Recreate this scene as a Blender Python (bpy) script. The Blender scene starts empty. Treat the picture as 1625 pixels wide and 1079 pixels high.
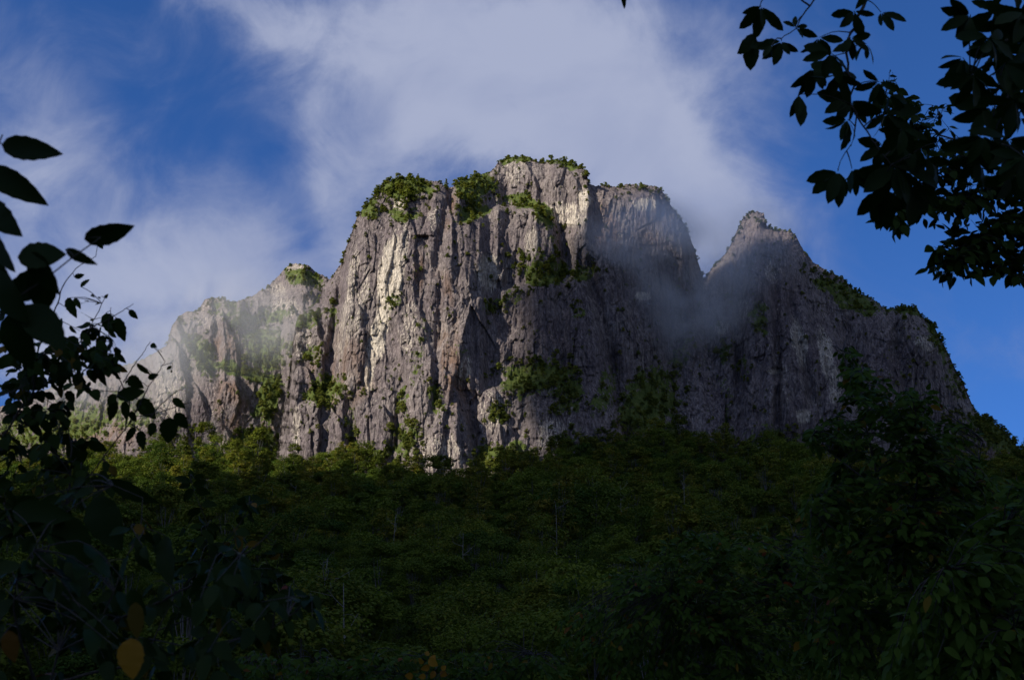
import bpy, math, random
import numpy as np
random.seed(7); RNG = np.random.default_rng(7)
S = bpy.context.scene
COL = S.collection
R = math.radians

# ------------------------------------------------------------------ camera, sky, sun, exposure
PITCH, LENS, SENS = R(12.0), 38.0, 36.0
PW, PH = 1625.0, 1079.0
FPX = LENS / SENS * PW
cam = bpy.data.cameras.new('camera'); cam_o = bpy.data.objects.new('camera', cam); COL.objects.link(cam_o)
cam.lens, cam.sensor_width, cam.sensor_fit = LENS, SENS, 'HORIZONTAL'
cam.clip_start, cam.clip_end = 0.05, 30000
cam_o.location = (0, 0, 0); cam_o.rotation_euler = (R(90) + PITCH, 0, 0)
cam.dof.use_dof = True; cam.dof.focus_distance = 500; cam.dof.aperture_fstop = 9.0
S.camera = cam_o
S.view_settings.view_transform = 'Standard'; S.view_settings.look = 'None'
S.view_settings.gamma = 1.0; S.view_settings.exposure = 0.3
S.render.engine = 'CYCLES'
S.cycles.use_denoising = True
S.cycles.max_bounces = 6; S.cycles.diffuse_bounces = 3; S.cycles.volume_bounces = 3
S.cycles.transparent_max_bounces = 8
SUN_EL, SUN_AZ = R(30), R(235)      # compass azimuth, camera looks along +Y
sun_to = np.array([math.sin(SUN_AZ) * math.cos(SUN_EL), math.cos(SUN_AZ) * math.cos(SUN_EL), math.sin(SUN_EL)])
sun = bpy.data.lights.new('sun', 'SUN'); sun_o = bpy.data.objects.new('sun', sun); COL.objects.link(sun_o)
sun.energy = 4.6; sun.angle = R(0.53); sun.color = (1.0, 0.93, 0.82)
from mathutils import Vector
sun_o.rotation_euler = Vector(sun_to).to_track_quat('Z', 'Y').to_euler()
sun_o.location = (-300, -200, 400)

def at(px, py, Y):
    """the point at depth Y (metres along +Y) seen at that place of the photograph"""
    px = np.asarray(px, float); py = np.asarray(py, float); Y = np.asarray(Y, float)
    xc = (px - PW / 2) / FPX; yc = (PH / 2 - py) / FPX
    fy = math.cos(PITCH) - yc * math.sin(PITCH); fz = math.sin(PITCH) + yc * math.cos(PITCH)
    return np.stack(np.broadcast_arrays(xc / fy * Y, Y, fz / fy * Y), -1)

# world: Nishita sky with broken cloud, laid out by direction
W = bpy.data.worlds.new('World'); S.world = W; W.use_nodes = True
nt = W.node_tree; nt.nodes.clear()
def N(t, typ, **kw):
    n = t.nodes.new(typ)
    for k, v in kw.items(): setattr(n, k, v)
    return n
def M(t, op, a, b=None, c=None, clamp=False):
    n = N(t, 'ShaderNodeMath', operation=op, use_clamp=clamp)
    for i, v in enumerate((a, b, c)):
        if v is None: continue
        if isinstance(v, (int, float)): n.inputs[i].default_value = v
        else: t.links.new(v, n.inputs[i])
    return n.outputs[0]
def build_world():
    L = nt.links.new
    out = N(nt, 'ShaderNodeOutputWorld'); bg = N(nt, 'ShaderNodeBackground'); L(bg.outputs[0], out.inputs[0])
    bg.inputs[1].default_value = 0.09
    sky = N(nt, 'ShaderNodeTexSky', sky_type='NISHITA'); sky.sun_disc = False
    sky.sun_elevation = SUN_EL; sky.sun_rotation = SUN_AZ
    sky.altitude = 2600; sky.air_density = 1.0; sky.dust_density = 0.05; sky.ozone_density = 4.0
    tc = N(nt, 'ShaderNodeTexCoord')
    lift = N(nt, 'ShaderNodeVectorMath', operation='MULTIPLY_ADD'); L(tc.outputs['Generated'], lift.inputs[0]); lift.inputs[1].default_value = (1, 1, .75); lift.inputs[2].default_value = (0, 0, .24)
    L(lift.outputs[0], sky.inputs[0]); sp = N(nt, 'ShaderNodeSeparateXYZ'); L(tc.outputs['Generated'], sp.inputs[0])
    y = M(nt, 'MAXIMUM', sp.outputs[1], 0.05)
    u = M(nt, 'DIVIDE', sp.outputs[0], y); v = M(nt, 'DIVIDE', sp.outputs[2], y)
    uv = N(nt, 'ShaderNodeCombineXYZ'); L(u, uv.inputs[0]); L(v, uv.inputs[1])
    # warp the cloud layout so that its edges are ragged
    wn = N(nt, 'ShaderNodeTexNoise'); wn.inputs['Scale'].default_value = 7; wn.inputs['Detail'].default_value = 6; wn.inputs['Roughness'].default_value = 0.6
    L(uv.outputs[0], wn.inputs['Vector'])
    ws = N(nt, 'ShaderNodeVectorMath', operation='SUBTRACT'); L(wn.outputs['Color'], ws.inputs[0]); ws.inputs[1].default_value = (.5, .5, .5)
    wm = N(nt, 'ShaderNodeVectorMath', operation='MULTIPLY_ADD'); L(ws.outputs[0], wm.inputs[0]); wm.inputs[1].default_value = (.13, .13, 0); L(uv.outputs[0], wm.inputs[2])
    blobs = [(330, 320, 420, 260, 0, .34), (1020, 180, 200, 200, 0, .2), (1130, 200, 200, 250, -15, .42), (1200, 330, 130, 130, 0, .25), (960, 320, 220, 90, 0, .2),
             (840, 40, 320, 180, 0, .8), (600, 30, 260, 110, -14, .75), (380, 0, 190, 60, -22, .55), (900, 215, 230, 140, -20, .62),
             (1060, 260, 150, 150, -30, .48), (1120, 330, 130, 120, 0, .22), (560, 180, 120, 80, 0, .35), (580, 300, 110, 130, 15, .55), (420, 410, 230, 90, 0, .7),
             (180, 430, 260, 120, 0, .7), (90, 250, 170, 150, 20, .6), (20, 90, 120, 130, 0, .4), (1570, 575, 110, 70, 0, .30), (1640, 520, 60, 90, 0, .2),
             (240, 560, 260, 90, 0, .6), (1170, 400, 120, 90, 0, .35), (340, 260, 70, 90, 0, .30), (720, 130, 200, 120, 0, .35), (760, 230, 120, 60, 0, .25), (960, 90, 140, 140, 0, .3),
             (300, 180, 110, 70, 0, -.28), (490, 350, 50, 60, 0, -.42), (440, 230, 80, 50, 0, -.34), (60, 60, 60, 60, 0, -.1), (1400, 100, 140, 190, 0, -.3)]
    tot = None
    for (px, py, rx, ry, rot, w) in blobs:
        c = at(px, py, 1.0); rot = R(rot)
        mp = N(nt, 'ShaderNodeMapping', vector_type='TEXTURE'); L(wm.outputs[0], mp.inputs[0])
        mp.inputs['Location'].default_value = (c[0], c[2], 0); mp.inputs['Rotation'].default_value = (0, 0, rot)
        mp.inputs['Scale'].default_value = (rx / FPX * 1.05, ry / FPX * 1.05, 1)
        d = N(nt, 'ShaderNodeVectorMath', operation='DOT_PRODUCT'); L(mp.outputs[0], d.inputs[0]); L(mp.outputs[0], d.inputs[1])
        g = M(nt, 'MULTIPLY', M(nt, 'EXPONENT', M(nt, 'MULTIPLY', d.outputs['Value'], -1.0)), w)
        tot = g if tot is None else M(nt, 'ADD', tot, g)
    nz = N(nt, 'ShaderNodeTexNoise'); nz.inputs['Scale'].default_value = 9; nz.inputs['Detail'].default_value = 9; nz.inputs['Roughness'].default_value = 0.58; nz.inputs['Distortion'].default_value = 0.6
    L(uv.outputs[0], nz.inputs['Vector'])
    tot = M(nt, 'ADD', tot, M(nt, 'MULTIPLY', M(nt, 'SUBTRACT', nz.outputs[0], 0.5), 1.7))
    mr = N(nt, 'ShaderNodeMapRange', interpolation_type='SMOOTHSTEP'); L(tot, mr.inputs[0]); mr.inputs[1].default_value = 0.0; mr.inputs[2].default_value = 1.6
    # behind the camera and low down: even light cloud cover
    nz2 = N(nt, 'ShaderNodeTexNoise'); nz2.inputs['Scale'].default_value = 2.2; nz2.inputs['Detail'].default_value = 6
    L(tc.outputs['Generated'], nz2.inputs['Vector'])
    back = N(nt, 'ShaderNodeMapRange', interpolation_type='SMOOTHSTEP'); L(nz2.outputs[0], back.inputs[0]); back.inputs[1].default_value = .38; back.inputs[2].default_value = .68
    infront = N(nt, 'ShaderNodeMapRange', interpolation_type='SMOOTHSTEP'); L(sp.outputs[1], infront.inputs[0]); infront.inputs[1].default_value = .1; infront.inputs[2].default_value = .45
    mm = N(nt, 'ShaderNodeMix', data_type='FLOAT'); L(infront.outputs[0], mm.inputs[0]); L(back.outputs[0], mm.inputs[2]); L(mr.outputs[0], mm.inputs[3])
    fac = M(nt, 'MULTIPLY', mm.outputs[0], 0.97, clamp=True)
    tint = N(nt, 'ShaderNodeMix', data_type='RGBA', blend_type='MULTIPLY'); tint.inputs[0].default_value = 1.0
    L(sky.outputs[0], tint.inputs[6]); tint.inputs[7].default_value = (.48, .87, 1.36, 1)
    n3 = N(nt, 'ShaderNodeTexNoise'); n3.inputs['Scale'].default_value = 5; n3.inputs['Detail'].default_value = 7; n3.inputs['Distortion'].default_value = .4; L(uv.outputs[0], n3.inputs['Vector'])
    cl = N(nt, 'ShaderNodeMix', data_type='RGBA'); L(M(nt, 'MULTIPLY', mr.outputs[0], M(nt, 'ADD', M(nt, 'MULTIPLY', n3.outputs[0], 1.9), .05), clamp=True), cl.inputs[0])
    cl.inputs[6].default_value = (1.65, 2.15, 4.0, 1); cl.inputs[7].default_value = (3.55, 3.95, 5.45, 1)
    mx = N(nt, 'ShaderNodeMix', data_type='RGBA'); L(fac, mx.inputs[0]); L(tint.outputs[2], mx.inputs[6]); 
    wh = N(nt, 'ShaderNodeMix', data_type='RGBA'); L(infront.outputs[0], wh.inputs[0]); wh.inputs[6].default_value = (3.9, 4.1, 4.6, 1); L(cl.outputs[2], wh.inputs[7]); L(wh.outputs[2], mx.inputs[7])
    L(mx.outputs[2], bg.inputs[0])
build_world()

# ------------------------------------------------------------------ numpy helpers
def _h(ix, iy, seed):
    h = (ix.astype(np.int64) * 374761393 + iy.astype(np.int64) * 668265263 + seed * 1274126177) & 0xFFFFFFFF
    h = ((h ^ (h >> 13)) * 1274126177) & 0xFFFFFFFF
    h = ((h ^ (h >> 16)) * 2246822519) & 0xFFFFFFFF
    return (h ^ (h >> 15)) & 0xFFFFFFFF
def h01(ix, iy, seed): return _h(ix, iy, seed) / 4294967295.0
def perlin(x, y, seed=0):
    x0 = np.floor(x); y0 = np.floor(y); fx = x - x0; fy = y - y0
    ux = fx * fx * fx * (fx * (fx * 6 - 15) + 10); uy = fy * fy * fy * (fy * (fy * 6 - 15) + 10)
    def g(dx, dy):
        a = h01(x0 + dx, y0 + dy, seed) * 2 * math.pi
        return np.cos(a) * (fx - dx) + np.sin(a) * (fy - dy)
    a = g(0, 0) + (g(1, 0) - g(0, 0)) * ux; b = g(0, 1) + (g(1, 1) - g(0, 1)) * ux
    return (a + (b - a) * uy) * 1.4
def fbm(x, y, o=4, seed=0, rough=.5):
    s = 0; a = 1; t = 0
    for i in range(o):
        s = s + a * perlin(x * 2 ** i, y * 2 ** i, seed + i * 17); t += a; a *= rough
    return s / t
def worley(x, y, seed=0):
    x0 = np.floor(x); y0 = np.floor(y)
    f1 = np.full(x.shape, 9.); f2 = np.full(x.shape, 9.); cx = np.zeros(x.shape); cy = np.zeros(x.shape); ddx = np.zeros(x.shape); ddy = np.zeros(x.shape)
    for i in (-1, 0, 1):
        for j in (-1, 0, 1):
            ix = x0 + i; iy = y0 + j
            dx = ix + .1 + .8 * h01(ix, iy, seed) - x; dy = iy + .1 + .8 * h01(ix, iy, seed + 1) - y
            d = np.hypot(dx, dy); n = d < f1
            f2 = np.where(n, f1, np.minimum(f2, d)); f1 = np.where(n, d, f1)
            cx = np.where(n, ix, cx); cy = np.where(n, iy, cy); ddx = np.where(n, -dx, ddx); ddy = np.where(n, -dy, ddy)
    return f1, f2, cx, cy, ddx, ddy
def sstep(a, b, x):
    t = np.clip((x - a) / (b - a), 0, 1); return t * t * (3 - 2 * t)
def unit(v): return v / np.maximum(np.linalg.norm(v, axis=-1, keepdims=True), 1e-9)

class MB:
    """collects vertices, faces and a per-vertex colour, builds ONE mesh object"""
    def __init__(s): s.v = []; s.f = []; s.c = []; s.m = []; s.n = 0
    def add(s, v, f, c=(1, 1, 1), mat=0):
        v = np.asarray(v, float); f = np.asarray(f, np.int64)
        s.v.append(v); s.f.append(f + s.n); s.m.append(np.full(len(f), mat, np.int32))
        c = np.asarray(c, float); s.c.append(np.broadcast_to(c, (len(v), 3))); s.n += len(v)
    def mesh(s, name, mats, smooth=False):
        v = np.concatenate(s.v); me = bpy.data.meshes.new(name)
        loops = np.concatenate([f.ravel() for f in s.f]); tot = np.concatenate([np.full(len(f), f.shape[1], np.int32) for f in s.f])
        st = np.concatenate([[0], np.cumsum(tot)[:-1]]).astype(np.int32)
        me.vertices.add(len(v)); me.vertices.foreach_set('co', v.astype(np.float32).ravel())
        me.loops.add(len(loops)); me.loops.foreach_set('vertex_index', loops.astype(np.int32))
        me.polygons.add(len(tot)); me.polygons.foreach_set('loop_start', st); me.polygons.foreach_set('loop_total', tot)
        me.polygons.foreach_set('material_index', np.concatenate(s.m))
        if smooth: me.polygons.foreach_set('use_smooth', np.ones(len(tot), bool))
        c = np.concatenate(s.c); c4 = np.concatenate([c, np.ones((len(c), 1))], 1)
        a = me.color_attributes.new('tint', 'FLOAT_COLOR', 'POINT'); a.data.foreach_set('color', c4.astype(np.float32).ravel())
        me.update(); me.validate()
        for m in (mats if isinstance(mats, (list, tuple)) else [mats]): me.materials.append(m)
        return me
    def build(s, name, mats, parent=None, smooth=False):
        o = bpy.data.objects.new(name, s.mesh(name, mats, smooth))
        COL.objects.link(o)
        if parent: o.parent = parent
        return o
def tag(o, label=None, cat=None, group=None, kind=None):
    for k, v in (('label', label), ('category', cat), ('group', group), ('kind', kind)):
        if v: o[k] = v
    return o
def empty(name, loc):
    o = bpy.data.objects.new(name, None); COL.objects.link(o); o.location = loc; o.empty_display_size = .2; return o

def tube(mb, pts, rad, sides=6, c=(1, 1, 1), mat=0):
    pts = np.asarray(pts, float); n = len(pts); rad = np.broadcast_to(np.asarray(rad, float), (n,))
    t = unit(np.gradient(pts, axis=0)); ref = np.array([.3, .2, 1.0]) if abs(t[0][2]) < .9 else np.array([1, .2, 0.])
    a = unit(np.cross(t, ref)); b = np.cross(t, a)
    th = np.linspace(0, 2 * math.pi, sides, endpoint=False)
    v = pts[:, None] + rad[:, None, None] * (a[:, None] * np.cos(th)[None, :, None] + b[:, None] * np.sin(th)[None, :, None])
    i = np.arange(n - 1)[:, None] * sides; j = np.arange(sides)[None]; k = (j + 1) % sides
    f = np.stack([i + j, i + k, i + sides + k, i + sides + j], -1).reshape(-1, 4)
    mb.add(v.reshape(-1, 3), f, c, mat)
def smooth_path(p, n):
    p = np.asarray(p, float); d = np.concatenate([[0], np.cumsum(np.linalg.norm(np.diff(p, axis=0), axis=1))]); d /= d[-1]
    # Catmull-Rom on the given points
    t = np.linspace(0, 1, n); out = np.zeros((n, p.shape[1]))
    for k, tt in enumerate(t):
        i = min(max(np.searchsorted(d, tt, 'right') - 1, 0), len(p) - 2); u = (tt - d[i]) / max(d[i + 1] - d[i], 1e-9)
        p0 = p[max(i - 1, 0)]; p1 = p[i]; p2 = p[i + 1]; p3 = p[min(i + 2, len(p) - 1)]
        out[k] = .5 * (2 * p1 + (p2 - p0) * u + (2 * p0 - 5 * p1 + 4 * p2 - p3) * u * u + (3 * p1 - p0 - 3 * p2 + p3) * u ** 3)
    return out

def leaves(mb, base, d, nrm, length, width, c, st=7, curl=.18, fold=.22, serr=.0, mat=0, wide=.42, obov=False):
    """ovate pointed leaves, folded along the midrib and drooping to the tip"""
    base = np.asarray(base, float); n = len(base)
    if n == 0: return
    d = unit(np.asarray(d, float)); nrm = np.asarray(nrm, float); side = unit(np.cross(d, nrm)); nrm = np.cross(side, d)
    L = np.broadcast_to(np.asarray(length, float), (n,)); Wd = np.broadcast_to(np.asarray(width, float), (n,))
    s = np.linspace(0, 1, st)
    w = (s ** .95 * (1 - s) ** .8) if obov else (s ** .62 * (1 - s) ** .95); w = w / w.max(); w[0] = .04; w[-1] = .01
    if serr: w[1:-1] *= 1 + serr * np.where(np.arange(st - 2) % 2 == 0, 1, -1)
    cu = np.broadcast_to(np.asarray(curl, float), (n,)) * RNG.uniform(.3, 1.6, n)
    fo = fold * RNG.uniform(.3, 1.7, n)
    mid = base[:, None] + d[:, None] * (s[None, :, None] * L[:, None, None]) - nrm[:, None] * ((s ** 2)[None, :, None] * (L * cu)[:, None, None])
    wv = .5 * Wd[:, None] * w[None]
    wave = RNG.uniform(-.12, .12, (n, st))
    le = mid + side[:, None] * wv[..., None] + nrm[:, None] * (wv * (fo[:, None] + wave))[..., None]
    ri = mid - side[:, None] * wv[..., None] + nrm[:, None] * (wv * (fo[:, None] - wave))[..., None]
    v = np.stack([le, mid, ri], 2).reshape(n, st * 3, 3)
    i = np.arange(st - 1)[:, None] * 3; q = np.array([[0, 1, 4, 3], [1, 2, 5, 4]])
    f1 = (i[:, :, None] + q[None]).reshape(-1, 4)
    f = (np.arange(n)[:, None, None] * (st * 3) + f1[None]).reshape(-1, 4)
    c = np.broadcast_to(np.asarray(c, float), (n, 3)); cc = np.repeat(c, st * 3, 0)
    mb.add(v.reshape(-1, 3), f, cc, mat)
def cards(mb, pos, d, nrm, L, Wd, c, mat=0):
    """small six-sided leaf clumps for foliage seen from far"""
    n = len(pos); d = unit(d); side = unit(np.cross(d, nrm)); nrm = np.cross(side, d)
    L = np.broadcast_to(L, (n,))[:, None]; Wd = np.broadcast_to(Wd, (n,))[:, None]
    t = np.array([(-.5, 0), (-.15, .5), (.25, .36), (.5, 0), (.2, -.42), (-.2, -.46)])
    v = pos[:, None] + d[:, None] * (t[None, :, 0:1] * L[:, None]) + side[:, None] * (t[None, :, 1:2] * Wd[:, None])
    v[:, 3] -= nrm * L * .12; v[:, 0] -= nrm * L * .08
    f0 = np.array([[0, 1, 4, 5], [1, 2, 3, 4]])
    f = (np.arange(n)[:, None, None] * 6 + f0[None]).reshape(-1, 4)
    mb.add(v.reshape(-1, 3), f, np.repeat(np.broadcast_to(c, (n, 3)), 6, 0), mat)

# ------------------------------------------------------------------ materials
def new_mat(name):
    m = bpy.data.materials.new(name); m.use_nodes = True; t = m.node_tree; t.nodes.clear()
    out = N(t, 'ShaderNodeOutputMaterial'); return m, t, out
def ramp(t, fac, stops):
    r = N(t, 'ShaderNodeValToRGB'); t.links.new(fac, r.inputs[0]); e = r.color_ramp.elements
    while len(e) < len(stops): e.new(.5)
    for k, (p, c) in enumerate(stops): e[k].position = p; e[k].color = (*c, 1)
    return r.outputs[0]
def noise(t, vec, scale, detail=5, rough=.55, mapscale=None, dist=0):
    L = t.links.new
    if mapscale:
        mp = N(t, 'ShaderNodeMapping'); mp.inputs['Scale'].default_value = mapscale; L(vec, mp.inputs[0]); vec = mp.outputs[0]
    n = N(t, 'ShaderNodeTexNoise'); n.inputs['Scale'].default_value = scale; n.inputs['Detail'].default_value = detail
    n.inputs['Roughness'].default_value = rough; n.inputs['Distortion'].default_value = dist; L(vec, n.inputs['Vector']); return n.outputs[0]
def mixc(t, fac, a, b, mode='MIX'):
    n = N(t, 'ShaderNodeMix', data_type='RGBA', blend_type=mode)
    for i, v in ((0, fac), (6, a), (7, b)):
        if isinstance(v, (int, float)): n.inputs[i].default_value = v
        elif isinstance(v, tuple): n.inputs[i].default_value = (*v, 1)
        else: t.links.new(v, n.inputs[i])
    return n.outputs[2]
def maprange(t, v, a, b, c=0, d=1):
    n = N(t, 'ShaderNodeMapRange', interpolation_type='SMOOTHSTEP'); t.links.new(v, n.inputs[0])
    for i, x in enumerate((a, b, c, d)): n.inputs[i + 1].default_value = x
    return n.outputs[0]

def rock_material():
    m, t, out = new_mat('rock'); L = t.links.new
    geo = N(t, 'ShaderNodeNewGeometry'); P = geo.outputs['Position']
    at_ = N(t, 'ShaderNodeAttribute', attribute_name='tint'); sep = N(t, 'ShaderNodeSeparateColor'); L(at_.outputs['Color'], sep.inputs[0])
    pale, moss, rust = sep.outputs[0], sep.outputs[1], sep.outputs[2]
    streak = noise(t, P, 1.0, 6, .6, (.34, .34, .016), .5)
    streak2 = noise(t, P, 1.0, 5, .6, (1.0, 1.0, .035), .5)
    patch = noise(t, P, .02, 6, .6)
    grain = noise(t, P, .6, 7, .72, (1, 1, .4))
    col = ramp(t, patch, [(.3, (.138, .108, .110)), (.5, (.192, .158, .150)), (.72, (.262, .224, .200))])
    col = mixc(t, maprange(t, streak, .47, .63), col, (.108, .088, .089))
    col = mixc(t, maprange(t, streak2, .56, .70, 0, .85), col, (.36, .315, .265))
    col = mixc(t, maprange(t, streak2, .40, .26, 0, .6), col, (.075, .06, .065))
    # pale washed streaks
    pf = M(t, 'ADD', pale, M(t, 'MULTIPLY', M(t, 'SUBTRACT', streak2, .5), 2.6))
    pf = M(t, 'MULTIPLY', maprange(t, pf, .40, .85), maprange(t, pale, .05, .3))
    col = mixc(t, pf, col, (.52, .455, .365))
    rf = M(t, 'MULTIPLY', M(t, 'MAXIMUM', rust, 0.0), maprange(t, noise(t, P, .09, 6, .65, (1, 1, .3)), .38, .62))
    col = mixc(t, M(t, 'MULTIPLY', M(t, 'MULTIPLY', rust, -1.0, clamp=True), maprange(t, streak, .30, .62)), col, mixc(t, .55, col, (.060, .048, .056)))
    col = mixc(t, rf, col, (.19, .115, .075))
    gr = maprange(t, grain, .33, .66, .5, 1.38)
    col = mixc(t, 1.0, col, N_comb(t, gr), 'MULTIPLY')
    # moss and grass on ledges and in the zones where plants grow
    sn = N(t, 'ShaderNodeSeparateXYZ'); L(geo.outputs['Normal'], sn.inputs[0])
    mf = M(t, 'ADD', moss, M(t, 'MULTIPLY', M(t, 'SUBTRACT', noise(t, P, .17, 7, .72), .5), 2.6))
    mf = M(t, 'ADD', mf, M(t, 'MULTIPLY', M(t, 'SUBTRACT', sn.outputs[2], .35), .45))
    mf = maprange(t, mf, .50, .68)
    mcol = ramp(t, noise(t, P, .3, 5, .7), [(.3, (.045, .066, .016)), (.55, (.090, .115, .026)), (.75, (.16, .155, .048))])
    col = mixc(t, mf, col, mcol)
    bs = N(t, 'ShaderNodeBsdfPrincipled'); L(col, bs.inputs['Base Color']); bs.inputs['Roughness'].default_value = .92
    bs.inputs['Specular IOR Level'].default_value = .15
    b1 = N(t, 'ShaderNodeBump'); b1.inputs['Strength'].default_value = .9; b1.inputs['Distance'].default_value = 1.7
    hx = noise(t, P, 1.0, 5, .65, (.12, .12, .8), .8)
    hh = M(t, 'ADD', M(t, 'MULTIPLY', hx, .5), M(t, 'MULTIPLY', noise(t, P, .35, 8, .7, (1, 1, .3)), 1.0), M(t, 'MULTIPLY', streak2, .5))
    L(hh, b1.inputs['Height']); L(b1.outputs[0], bs.inputs['Normal'])
    L(bs.outputs[0], out.inputs[0]); return m
def N_comb(t, v):
    c = N(t, 'ShaderNodeCombineColor')
    for i in range(3): t.links.new(v, c.inputs[i])
    return c.outputs[0]

def foliage_material(name, dark, light, autumn=None, trans=.25, gloss=.45, rough=.5, spread=1.0):
    m, t, out = new_mat(name); L = t.links.new
    a = N(t, 'ShaderNodeAttribute', attribute_name='tint'); sep = N(t, 'ShaderNodeSeparateColor'); L(a.outputs['Color'], sep.inputs[0])
    oi = N(t, 'ShaderNodeObjectInfo')
    f = M(t, 'ADD', M(t, 'MULTIPLY', sep.outputs[0], .35), M(t, 'MULTIPLY', oi.outputs['Random'], .65))
    col = mixc(t, f, dark, light)
    if autumn: col = mixc(t, sep.outputs[1], col, autumn)
    col = mixc(t, sep.outputs[2], col, (.16, .03, .012))
    bs = N(t, 'ShaderNodeBsdfPrincipled'); L(col, bs.inputs['Base Color']); bs.inputs['Roughness'].default_value = rough
    bs.inputs['Specular IOR Level'].default_value = gloss
    tr = N(t, 'ShaderNodeBsdfTranslucent'); L(mixc(t, 1.0, col, (1.2, 1.3, .5), 'MULTIPLY'), tr.inputs[0])
    mx = N(t, 'ShaderNodeMixShader'); mx.inputs[0].default_value = trans; L(bs.outputs[0], mx.inputs[1]); L(tr.outputs[0], mx.inputs[2])
    L(mx.outputs[0], out.inputs[0]); return m
def bark_material(name, a, b, sc=8):
    m, t, out = new_mat(name); L = t.links.new
    tc = N(t, 'ShaderNodeTexCoord'); n = noise(t, tc.outputs['Object'], sc, 5, .65, (1, 1, .3))
    bs = N(t, 'ShaderNodeBsdfPrincipled'); L(ramp(t, n, [(.35, a), (.65, b)]), bs.inputs['Base Color']); bs.inputs['Roughness'].default_value = .9
    bp = N(t, 'ShaderNodeBump'); bp.inputs['Strength'].default_value = .5; bp.inputs['Distance'].default_value = .02; L(n, bp.inputs['Height']); L(bp.outputs[0], bs.inputs['Normal'])
    L(bs.outputs[0], out.inputs[0]); return m
def ground_material():
    m, t, out = new_mat('forest_floor'); L = t.links.new
    geo = N(t, 'ShaderNodeNewGeometry'); n = noise(t, geo.outputs['Position'], .12, 8, .7)
    n2 = noise(t, geo.outputs['Position'], 2.5, 6, .7)
    col = ramp(t, n, [(.35, (.018, .028, .010)), (.55, (.035, .045, .014)), (.7, (.055, .045, .022))])
    col = mixc(t, 1.0, col, N_comb(t, maprange(t, n2, .3, .7, .6, 1.4)), 'MULTIPLY')
    bs = N(t, 'ShaderNodeBsdfPrincipled'); L(col, bs.inputs['Base Color']); bs.inputs['Roughness'].default_value = 1
    bp = N(t, 'ShaderNodeBump'); bp.inputs['Distance'].default_value = .3; L(n2, bp.inputs['Height']); L(bp.outputs[0], bs.inputs['Normal'])
    L(bs.outputs[0], out.inputs[0]); return m
ROCK = rock_material(); GROUND = ground_material()
F_FOREST = foliage_material('forest_leaves', (.023, .060, .010), (.150, .185, .022), (.26, .16, .02), .3, .1, .8)
F_SCRUB = foliage_material('scrub_leaves', (.070, .100, .020), (.21, .23, .048), (.26, .19, .035), .38, .1, .8)
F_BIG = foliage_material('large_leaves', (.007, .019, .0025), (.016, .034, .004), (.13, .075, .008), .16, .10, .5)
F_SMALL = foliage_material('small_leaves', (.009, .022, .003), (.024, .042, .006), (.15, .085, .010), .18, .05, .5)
F_AUTUMN = foliage_material('autumn_leaves', (.10, .07, .01), (.16, .11, .012), (.26, .135, .012), .2, .15, .5)
F_BUSH = foliage_material('bush_leaves', (.016, .038, .005), (.058, .100, .013), (.15, .085, .010), .22, .05, .55)
BARK_PALE = bark_material('pale_bark', (.06, .056, .05), (.17, .16, .145), 3)
BARK_DARK = bark_material('dark_bark', (.018, .014, .011), (.045, .036, .028), 30)

# ------------------------------------------------------------------ ground
ZY = np.array([-3000, -900, -200, -30, 0, 12, 30, 60, 100, 200, 350, 500, 640, 750, 850, 1000, 1400, 3000, 9000.])
ZZ = np.array([260, 160, 30, 1.5, -1.7, -3.8, -9.5, -20, -26, -20.5, -6, 14, 36, 55, 74, 100, 130, 150, 160.])
def ground_z(x, y):
    x = np.asarray(x, float); y = np.asarray(y, float)
    z = np.interp(y, ZY, ZZ)
    far = sstep(80, 300, y) * sstep(1200, 900, y)
    z = z + 13 * np.exp(-((x - 120) / 85) ** 2 - ((y - 760) / 120) ** 2) + 6 * np.exp(-((x + 190) / 90) ** 2 - ((y - 790) / 110) ** 2)
    z = z - 15 * np.exp(-((x + 40) / 52) ** 2 - ((y - 730) / 75) ** 2) + 7 * sstep(640, 720, y) * sstep(1000, 850, y) * fbm(x / 45, y / 60, 3, 31)
    z = z + far * 7 * fbm(x / 100, y / 100, 3, 5) + .25 * fbm(x / 6, y / 6, 3, 9) * sstep(3, 20, np.hypot(x, y))
    return z
def build_ground():
    g = np.concatenate([-np.geomspace(9000, 420, 18), np.linspace(-400, 400, 140), np.geomspace(420, 9000, 18)])
    h = np.concatenate([-np.geomspace(3000, 60, 14), np.linspace(-50, 60, 70), np.linspace(66, 1000, 140), np.geomspace(1050, 9000, 16)])
    X, Y = np.meshgrid(g, h); Z = ground_z(X, Y)
    mb = MB(); ny, nx = X.shape; i = np.arange(ny - 1)[:, None] * nx + np.arange(nx - 1)[None]
    mb.add(np.stack([X, Y, Z], -1).reshape(-1, 3), np.stack([i, i + 1, i + nx + 1, i + nx], -1).reshape(-1, 4))
    tag(mb.build('ground', GROUND, smooth=True), 'dark forest floor sloping up to the foot of the cliffs', kind='structure')
build_ground()

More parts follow.
